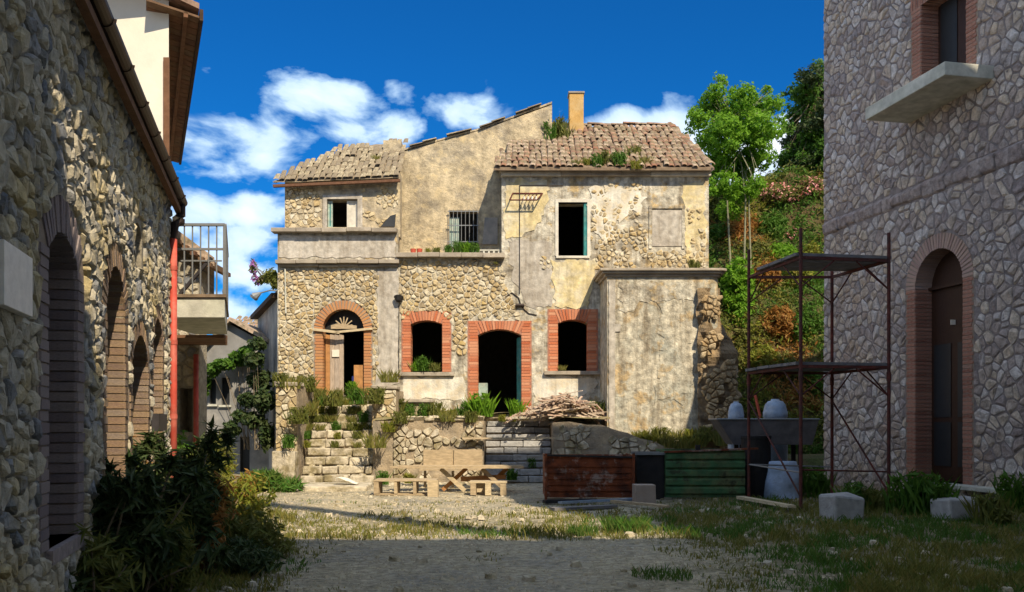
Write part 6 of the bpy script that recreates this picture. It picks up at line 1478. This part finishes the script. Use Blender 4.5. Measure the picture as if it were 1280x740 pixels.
#PART4
# ------------------------------------------------------------------ plants near the lane
def near_plants():
    def nb(px, z, h, r, m, size, n, lab, lf=2.2, cat='bush', fl=None, group='bushes at the foot of the left house', nblob=4, h0=.0, name='bush'):
        rg = random.Random(px*7+int(z*10)); c = P(px, 530, z); bl = []
        for i in range(nblob):
            f = (i+.5)/nblob; rr_ = r*(.8 if m == 'leaf_dark' else 1); bl.append(((c.x+rg.uniform(-.5, .5)*rr_, z+rg.uniform(-.4, .4)*r, h0+h*(.25+.6*f)), (rr_*rg.uniform(.5, .8)*(1.1-.4*f), r*rg.uniform(.5, .8)*(1.1-.4*f), h*.28)))
        if m == 'leaf_dark' and h > .8:
            for _ in range(9): a, b = rg.uniform(-1, 1)*r, rg.uniform(-.6, .6)*r; bl.append(((c.x+a, z+b, h0+h*rg.uniform(.8, 1.12)), (.05, .05, h*.16)))
            for _ in range(5): a, b = rg.uniform(-1.3, 1.3)*r, rg.uniform(-.8, .2)*r; bl.append(((c.x+a, z+b, h0+h*rg.uniform(.3, .7)), (.11, .1, h*.14)))
        return bush(lab, (c.x, z, 0), bl, m, size, n, stems=22 if m == 'leaf_dark' else 7, cat=cat, longf=lf, flowers=fl, group=group, name=name)
    nb(110, 7.0, 1.15, .5, 'leaf_dark', .055, 2600, 'dark long-leaved bush nearest the shaded arched window, at the lower left')
    nb(165, 7.3, 1.05, .55, 'leaf_dark', .055, 3000, 'dark oleander-like bush at bottom left, second from the arched window')
    nb(150, 9.2, 1.35, .5, 'leaf_dark', .05, 2400, 'tall dark bush leaning on the pale brick arch of the left house')
    nb(215, 8.6, 1.22, .55, 'leaf_dark', .05, 3000, 'dark glossy bush directly below the red downpipe')
    nb(195, 10.8, 1.45, .45, 'leaf_mid', .05, 1900, 'sunlit-topped green bush hiding the foot of the red downpipe')
    nb(240, 10.6, 1.15, .45, 'leaf_olive', .045, 2100, 'olive green bush just right of the red downpipe')
    nb(285, 10.9, 1.15, .5, 'leaf_yellow', .04, 2600, 'yellow-brown dry bush at the right end of the row by the lane', lf=1.4)
    nb(262, 9.4, .85, .5, 'leaf_olive', .042, 2400, 'low olive bush in front of the dry yellow bush')
    nb(318, 9.6, .45, .5, 'leaf_olive', .035, 1500, 'low spreading weed bush at the edge of the gravel', lf=1.6)
    nb(60, 6.2, .62, .45, 'leaf_dark', .05, 1800, 'low dark bush below the arched window sill')
    nb(225, 7.6, .5, .5, 'leaf_dark', .045, 2300, 'low dark bush in the bottom left foreground')
    nb(300, 8.8, .32, .6, 'leaf_dark', .035, 1500, 'creeping dark weeds beside the white stone', lf=1.6)
    nb(300, 13, .8, .35, 'leaf_dry', .035, 1300, 'reddish dry shrub beyond the yellow bush', lf=1.4)
    nb(262, 16, 1.35, .5, 'leaf_olive', .045, 1600, 'loose shrub before the stone house with the second red pipe')
    nb(225, 14, 1.3, .4, 'leaf_mid', .05, 1200, 'green shrub behind the red downpipe under the balcony')
    nb(345, 19.5, .42, .55, 'grass_green', .06, 1600, 'bright green grass clump left of the overgrown steps', lf=3, cat='grass clump')
    nb(322, 19.8, .38, .5, 'grass_green', .06, 1200, 'small bright green clump at the lane edge left of the steps', lf=3, cat='grass clump')
    nb(135, 9.6, 1.75, .3, 'leaf_dry', .035, 900, 'tall dry brown stalks before the second brick arch of the left house', lf=2.6, cat='dry weeds', name='dry_weeds')
    nb(170, 9.9, 1.5, .28, 'leaf_dry', .035, 800, 'brownish dry weeds below the third arch of the left house', lf=2.6, cat='dry weeds', name='dry_weeds')
    nb(255, 8.7, .95, .3, 'leaf_dry', .032, 800, 'dry brown weeds sticking out right of the dark glossy bush', lf=2.6, cat='dry weeds', name='dry_weeds')
    nb(120, 6.4, .75, .25, 'leaf_olive', .035, 500, 'olive weeds poking out of the nearest dark bush', lf=2.6, cat='weeds', name='weeds')
    nb(205, 7.4, .8, .3, 'leaf_olive', .035, 600, 'olive weeds in front of the dark foreground bushes', lf=2.6, cat='weeds', name='weeds')
    # vine on the grey house and along the dark wall
    def vine(lab, pts, z, m, n, size=.09):
        k = z/FPX; bl = [(tuple(P(a, b, z+R.uniform(-.2, .2))), (r*k, .35, r2*k)) for a, b, r, r2 in pts]
        bush(lab, tuple(P(pts[-1][0], 560, z)), bl, m, size, n, cat='vine', name='vine', longf=1.0, group='vines on the far lane walls', stems=8)
    vine('pale green vine spreading under the gable of the grey house', [(262, 462, 12, 8), (280, 455, 14, 7), (298, 448, 12, 9), (256, 480, 6, 14), (308, 440, 9, 8)], 26.6, 'leaf_mid', 2600)
    vine('dark green vine climbing the shaded wall corner beside the ruined house', [(318, 450, 12, 10), (325, 475, 14, 14), (312, 500, 12, 10), (330, 500, 12, 16), (300, 520, 9, 8), (318, 525, 14, 10), (290, 535, 9, 10), (334, 545, 9, 18), (322, 430, 10, 8)], 25.5, 'leaf_dark', 4200)
    z = 24.8; k = z/FPX
    bush('leafy plant sprouting from the ledge corner of the ruined house above the street lamp', tuple(P(345, 352, z)), [(tuple(P(338, 345, z)), (10*k, .3, 9*k)), (tuple(P(346, 352, z)), (8*k, .3, 10*k)), (tuple(P(330, 350, z)), (7*k, .2, 6*k))], 'leaf_olive', .07, 700, cat='plant')
    bush('purple flowering branch beside the ruined house corner', tuple(P(330, 350, z)), [(tuple(P(317, 334, z)), (5*k, .2, 10*k)), (tuple(P(320, 350, z)), (5*k, .2, 6*k))], 'leaf_olive', .05, 120, cat='plant', flowers=('flower_purple', 150, .05))
near_plants()

def weeds():
    # prototypes, then copies with parts, each placed where the photo shows growth
    def proto(name, m, n, h, rad, leafy, seed, wd=.012):
        rg = random.Random(seed); t = thing(name, 'x', 'weed', (0, 0, 0), local=True)
        mb = MB(); blades(mb, (0, 0, 0), rad, n, h, rg, wd, .7); mb.build('blade', M_[m], t)
        if leafy:
            mb = MB()
            for i in range(5): a = rg.uniform(0, 6.28); leaves(mb, (math.cos(a)*rad*.6, math.sin(a)*rad*.6, h*rg.uniform(.3, .8)), (rad*.5, rad*.5, h*.3), leafy//5, .05, rg, longf=1.5, seedo=seed)
            mb.build('foliage', M_[m], t)
        return t
    protos = {'g': proto('weed', 'leaf_mid', 70, .45, .22, 220, 1), 'b': proto('weed', 'leaf_bright', 80, .5, .2, 260, 2), 'd': proto('weed', 'grass_dry', 130, .4, .26, 0, 3),
              'o': proto('weed', 'leaf_olive', 90, .4, .25, 200, 4), 'y': proto('weed', 'leaf_yellow', 90, .38, .22, 160, 5)}
    used = set()
    def put(kind, px, py, z, s, lab, group, cat='weed'):
        p = P(px, py, z); src = protos[kind]
        if kind not in used: used.add(kind); o = src; o.location = p; o.scale = (s, s, s); o.rotation_euler.z = R.uniform(0, 6.28); o['label'] = lab
        else: o = copy_tree(src, p, R.uniform(0, 6.28), s, lab)
        o['group'] = group; o['category'] = cat
        return o
    z0 = 22.0
    gs = 'weeds growing on the overgrown steps'
    ordn = ('first', 'second', 'third', 'fourth', 'fifth', 'sixth', 'seventh', 'eighth', 'ninth', 'tenth'); side = ('left end', 'left of centre', 'middle', 'right of centre', 'right end')
    for k in range(3, 10):
        zz = z0+.24*k+.06; py = HZ-(.222*(k+1)-EYE)*FPX/zz
        for j in range(5):
            if k < 5 and j % 2: continue
            px = 381+78*(j+R.uniform(.1, .8))/5; put('odoygdo'[(j*3+k) % 7], px, py, zz, .35+.045*k*R.uniform(.5, 1), '%s weed tuft on the %s, %s stone step of the overgrown flight' % (('olive', 'dry', 'olive', 'yellowish', 'green', 'dry', 'olive')[(j*3+k) % 7], side[j], ordn[k]), gs)
    for px, py, k, s, lab in ((382, 490, 'o', 1.1, 'tall olive weed at the head of the overgrown steps beside the left pillar'), (384, 520, 'd', 1.1, 'dry weed against the left pillar halfway up the overgrown steps'), (378, 548, 'o', .8, 'olive weed at the inner foot of the left pillar'), (460, 540, 'o', .7, 'olive weed at the inner side of the right pillar'), (446, 505, 'g', .9, 'green weed below the leaning panel of the arched door'), (415, 508, 'o', 1.0, 'olive weed in front of the grey boards of the arched door')):
        put(k, px, py, 23.4, s, lab, gs)
    for px, py, z, k, s, lab in ((352, 484, 22.3, 'o', 1.0, 'olive weed on top of the left pillar'), (364, 486, 22.3, 'd', 1.0, 'dry tuft on top of the left pillar, right side'), (372, 530, 22.0, 'o', 1.2, 'olive weed hanging over the face of the left pillar'), (360, 560, 21.8, 'g', .8, 'green weed at the base block of the left pillar'), (467, 505, 22.7, 'o', 1.2, 'olive weed on the inner face of the right pillar'), (470, 560, 21.9, 'd', 1.1, 'dry tuft at the foot of the right pillar'), (486, 540, 22.2, 'y', .8, 'yellow weed where the right pillar meets the retaining wall'),
                                 (500, 530, 22.25, 'o', .9, 'olive weed hanging from the left coping of the retaining wall'), (560, 527, 22.25, 'd', .8, 'dry tuft on the coping of the retaining wall above the bench'), (590, 528, 22.25, 'o', .8, 'olive weed on the coping beside the shaded steps'), (478, 606, 21.2, 'g', .8, 'green weed on the ground behind the left end of the pallet'), (512, 604, 21.4, 'y', .7, 'yellow weed at the foot of the retaining wall behind the pallet'), (640, 600, 21.9, 'g', .7, 'green weed growing low on the shaded steps'), (665, 585, 22.6, 'g', .6, 'green weed on the lower shaded steps by the rusty skip')):
        put(k, px, py, z, s*.9, lab, 'weeds on the pillars and retaining wall')
    gd = 'weeds along the terrace at the wall foot'
    for px, py, k, s, lab in ((600, 520, 'b', 1.25, 'bright green plant at the left jamb of the brick door'), (607, 521, 'b', 1.0, 'bright green leafy plant in front of the brick doorway'), (646, 520, 'b', .9, 'bright green plant at the right jamb of the brick door'),
                              (580, 522, 'g', .9, 'green weed on the terrace just left of the brick door'), (589, 524, 'g', .7, 'short green weed at the terrace edge by the brick door'), (512, 522, 'g', .8, 'green weed below the left end of the stone bench'), (530, 523, 'g', .85, 'green weed in front of the stone bench'), (543, 520, 'o', .9, 'olive weed at the right end of the stone bench'),
                              (552, 522, 'y', .6, 'small yellowish weed on the terrace right of the bench'), (565, 522, 'y', .6, 'small yellow weed midway between bench and door'), (738, 524, 'g', 1.0, 'green weed at the right end of the wood heap'), (752, 520, 'o', 1.0, 'olive weed between the wood heap and annex corner'), (497, 515, 'o', .9, 'tall olive weed at the corner of the retaining wall'),
                              (628, 527, 'y', .5, 'yellow weed at the top of the shaded steps'), (640, 527, 'y', .45, 'small yellow weed at the top of the steps near the heap'), (487, 478, 'd', .9, 'dry weed on the right pillar beside the steps')):
        put(k, px, py, 23.6 if px != 487 else 23.2, s, lab, gd)
    gw = 'plants in the window openings and on ledges'
    for px, py, z, k, s, lab in ((520, 464, 24.5, 'b', .55, 'green plant in the left corner of the first brick window'), (530, 464, 24.5, 'g', .9, 'tall green plant in the middle of the first brick window'), (543, 464, 24.5, 'o', .6, 'olive plant in the right of the first brick window'), (703, 463, 24.5, 'd', .4, 'dry tuft in the corner of the shaded brick window'),
                                 (560, 316, 24.6, 'g', .5, 'green weed on the ledge before the grilled window, left'), (572, 316, 24.7, 'g', .7, 'green weed on the ledge under the grilled window'), (583, 316, 24.7, 'b', .6, 'bright weed on the ledge under the grilled window bars'), (594, 316, 24.6, 'g', .6, 'green weed on the ledge right of the grilled window'), (545, 317, 24.6, 'o', .45, 'olive weed on the ledge right of the flower pots'), (535, 317, 24.5, 'y', .4, 'yellow weed on the ledge beside the flower pots'),
                                 (693, 172, 26.6, 'o', 1.4, 'grey-green plant growing on the roof left of the ochre chimney'), (685, 176, 26.2, 'g', 1.1, 'green plant on the roof by the gable verge'), (702, 176, 26.4, 'o', 1.1, 'olive plant at the foot of the ochre chimney'),
                                 (790, 200, 25.2, 'o', 1.0, 'olive weed among the roof tiles above the white plaster'), (760, 206, 24.4, 'o', .9, 'olive weed hanging in the broken eave, middle'), (746, 210, 24.3, 'g', .8, 'green weed in the broken eave, left'), (774, 209, 24.3, 'g', .9, 'green weed in the broken eave, right'), (795, 212, 24.2, 'y', .7, 'yellow weed on the eave cornice'), (735, 208, 24.4, 'y', .6, 'yellow weed on the eave above the upper window'), (806, 207, 24.5, 'd', .7, 'dry weed at the roof edge toward the blocked panel'), (722, 209, 24.3, 'd', .6, 'dry weed on the eave above the upper window left side'),
                                 (440, 488, 24.2, 'b', .5, 'small green plant in the arched doorway'), (868, 336, 23.4, 'o', .6, 'olive weed on the annex cornice, right end'), (390, 328, 24.4, 'd', .25, 'dry tuft on the ledge of the left wing'), (425, 328, 24.4, 'd', .25, 'dry tuft on the ledge at the middle of the left wing'), (620, 330, 24.4, 'd', .2, 'tiny dry tuft below the middle ledge'), (375, 222, 25, 'd', .4, 'dry tuft on the lichened left roof edge'), (470, 200, 25.6, 'd', .4, 'dry tuft high on the lichened left roof')):
        put(k, px, py, z, s, lab, gw, 'plant')
    gb = 'weeds on the earth bank below the annex'
    od = ['leftmost', 'second', 'third', 'fourth', 'fifth', 'sixth', 'seventh', 'eighth', 'ninth', 'tenth', 'eleventh', 'twelfth', 'thirteenth', 'fourteenth', 'fifteenth', 'sixteenth', 'seventeenth', 'rightmost']
    xs_ = [(i*.618) % 1 for i in range(18)]; rank = [od[sorted(xs_).index(v)] for v in xs_]
    for i in range(18):
        px = 800+112*((i*.618) % 1); f = R.uniform(0, 1); put('dyod'[i % 4], px, 562-12*f, 22.3+.5*f, R.uniform(.5, .95), '%s tuft on the bank below the annex, %s from the left' % (('dry', 'yellow', 'olive', 'dry')[i % 4], rank[i]), gb)
    gy = 'weeds at the foot of the right house'
    for px, py, k, s, lab in ((1020, 622, 'g', 1.2, 'dark weed behind the scaffold pole'), (1070, 640, 'g', 1.1, 'weed behind the pale concrete block'), (1090, 640, 'o', 1.0, 'weed at the foot of the right scaffold poles'), (1130, 642, 'g', 1.4, 'green weed clump left of the door step'), (1152, 644, 'g', 1.5, 'thick green weed clump beneath the threshold'), (1172, 646, 'g', 1.2, 'green weed between threshold and stone block'), (1240, 655, 'o', 1.1, 'weed against the plinth right of the door'), (1268, 640, 'g', 1.4, 'dark plant at the right edge of the photo by the wall'), (1012, 600, 'g', 1.2, 'tall weed behind the blue sack')):
        z = EYE*FPX/(max(py, 615)-HZ); put(k, px, max(py, 615), z, s, lab, gy)
weeds()

# ------------------------------------------------------------------ grass, gravel
def loose_stones():
    rg = random.Random(91); mb = MB()
    spots = []
    for _ in range(110): px = rg.uniform(465, 606); spots.append((P(px, 530, 22.1-rg.random()**2*.7), 0))
    for _ in range(60): px = rg.uniform(345, 400); spots.append((P(px, 530, 21.7-rg.random()*.5), 0))
    for _ in range(110): px = rg.uniform(495, 604); spots.append((P(px, 530, rg.uniform(22.4, 24.3)), 1.66))
    for _ in range(60): px = rg.uniform(640, 765); spots.append((P(px, 530, rg.uniform(22.6, 23.4)), 1.64))
    for _ in range(90): k = rg.randrange(0, 10); spots.append((P(rg.uniform(377, 462), 530, 22.1+.24*k+rg.uniform(0, .15)), .222*(k+1)-.02))
    for _ in range(70): x = rg.uniform(3.2, 7.5); spots.append((Vector((x, rg.uniform(13, 19.5), 0)), 0))
    for _ in range(170): x = rg.uniform(-3.5, 6); spots.append((Vector((x, 7.6*(20/7.6)**rg.random(), 0)), 0))
    for p, z in spots:
        r_ = rg.uniform(.025, .075); a = rg.uniform(0, 6.28); c, s_ = math.cos(a), math.sin(a)
        base = [(1, 0), (.45, .85), (-.5, .8), (-1, .1), (-.5, -.75), (.55, -.7)]
        q = [((u*c-v*s_)*r_, (u*s_+v*c)*r_*.8) for u, v in base]
        vs_ = [(p.x+x*1.0, p.y+y, z) for x, y in q]+[(p.x+x*.75+rg.uniform(-.2, .2)*r_, p.y+y*.75, z+r_*rg.uniform(.5, .9)) for x, y in q]
        mb.add(vs_, [(i, (i+1) % 6, 6+(i+1) % 6, 6+i) for i in range(6)]+[(6, 7, 8, 9, 10, 11)], rg.random())
    tag(mb.build('loose_stones', M_['step'], None), kind='stuff')
loose_stones()
def cover(px, y):
    """how grassy the ground is at a point; px is the bearing in photo pixels"""
    pass
def grass_and_gravel():
    rg = random.Random(77); gd, gg, gv = MB(), MB(), MB(); nb_ = 0
    def dens(x, y):
        n1 = noise.noise(Vector((x*.55, y*.55, 7))); n2 = noise.noise(Vector((x*1.7, y*1.7, 2)))
        d = .16+.55*n1+.3*n2
        side = (x-(1.6+.02*y)) if x > 0 else 0            # grassy verge on the right
        if x > 1.9: d += min(.85, (x-1.9)*.45)
        left = -.288*y-.9+1.4
        if x < left: d += min(.8, (left-x)*.8)
        if 11.3 < y < 14.6: d += .6
        if 17 < y < 22: d -= .35
        if abs(x+.2) < 1.9 and y < 11.2: d -= .3
        return max(0, min(1, d))
    for i in range(62000):
        y = 7.2*(23/7.2)**rg.random(); lim = .62*y
        x = rg.uniform(-lim*.62, lim); d = dens(x, y)
        if rg.random() > d: continue
        if y > 21.8: continue
        if noise.noise(Vector((x*4, y*4, 1))) < -.1: continue
        s = (.35+.65*d)*(1+.5*noise.noise(Vector((x*.9, y*.9, 3))))
        h = .10*s*rg.uniform(.5, 1.5)
        green = noise.noise(Vector((x*.8, y*.8, 11)))+(.02 if x > 2.3 else -.12)+(.1 if x < -3 else 0) +(.16 if 11.2 < y < 15.5 and x < 2 else 0)*-1 > .10
        mb = gg if green else gd; blades(mb, (x, y, gh(x, y)-.005), .05, 2, h, rg, .0045*(1+y/18), 1.0)
    for nm, mb, m in (('grass', gg, 'grass_green'), ('dry_grass', gd, 'grass_dry')): tag(mb.build(nm, M_[m], None), kind='stuff')
    for i in range(24000):
        y = 7.2*(22/7.2)**rg.random(); x = rg.uniform(-.4*y, .6*y)
        if rg.random() < dens(x, y)*.75 or x > 2.6+rg.random(): continue
        r = rg.uniform(.005, .015)*(1+y/30)*(2.4 if rg.random() < .03 else 1); a = rg.uniform(0, 6.28); c, s_ = math.cos(a), math.sin(a); z = gh(x, y)
        q = [(x+(u*c-v*s_)*r, y+(u*s_+v*c)*r*.8, z+w_*r*.6) for u, v, w_ in ((1, 0, 0), (.2, .9, 0), (-.9, .4, 0), (-.6, -.8, 0), (.5, -.85, 0), (.3, .3, 1), (-.35, -.2, 1.1))]
        gv.add(q, [(0, 1, 5), (1, 2, 6, 5), (2, 3, 6), (3, 4, 6), (4, 0, 5, 6)], rg.random())
    tag(gv.build('gravel', M_['pebble'], None), kind='stuff')
    # tall tuft strip in the sun
    k = 0
    t = thing('grass_tuft', 'taller green grass tuft in the middle of the sunlit gravel strip', 'grass tuft', P(782, 664, EYE*FPX/134))
    mb = MB(); c = P(782, 664, EYE*FPX/134); blades(mb, (c.x, c.y, 0), .34, 420, .22, rg, .006, .8); mb.build('blade', M_['grass_green'], t)
    t = thing('grass_tuft', 'small green grass tuft left of the taller one in the sunlit strip', 'grass tuft', P(728, 668, EYE*FPX/138))
    mb = MB(); c = P(728, 668, EYE*FPX/138); blades(mb, (c.x, c.y, 0), .22, 200, .15, rg, .006, .8); mb.build('blade', M_['grass_green'], t)
    t = thing('grass_tuft', 'dark green grass tuft in the foreground shade right of centre', 'grass tuft', P(828, 722, EYE*FPX/192))
    mb = MB(); c = P(828, 722, EYE*FPX/192); blades(mb, (c.x, c.y, 0), .3, 330, .1, rg, .004, .9); mb.build('blade', M_['grass_green'], t)
grass_and_gravel()
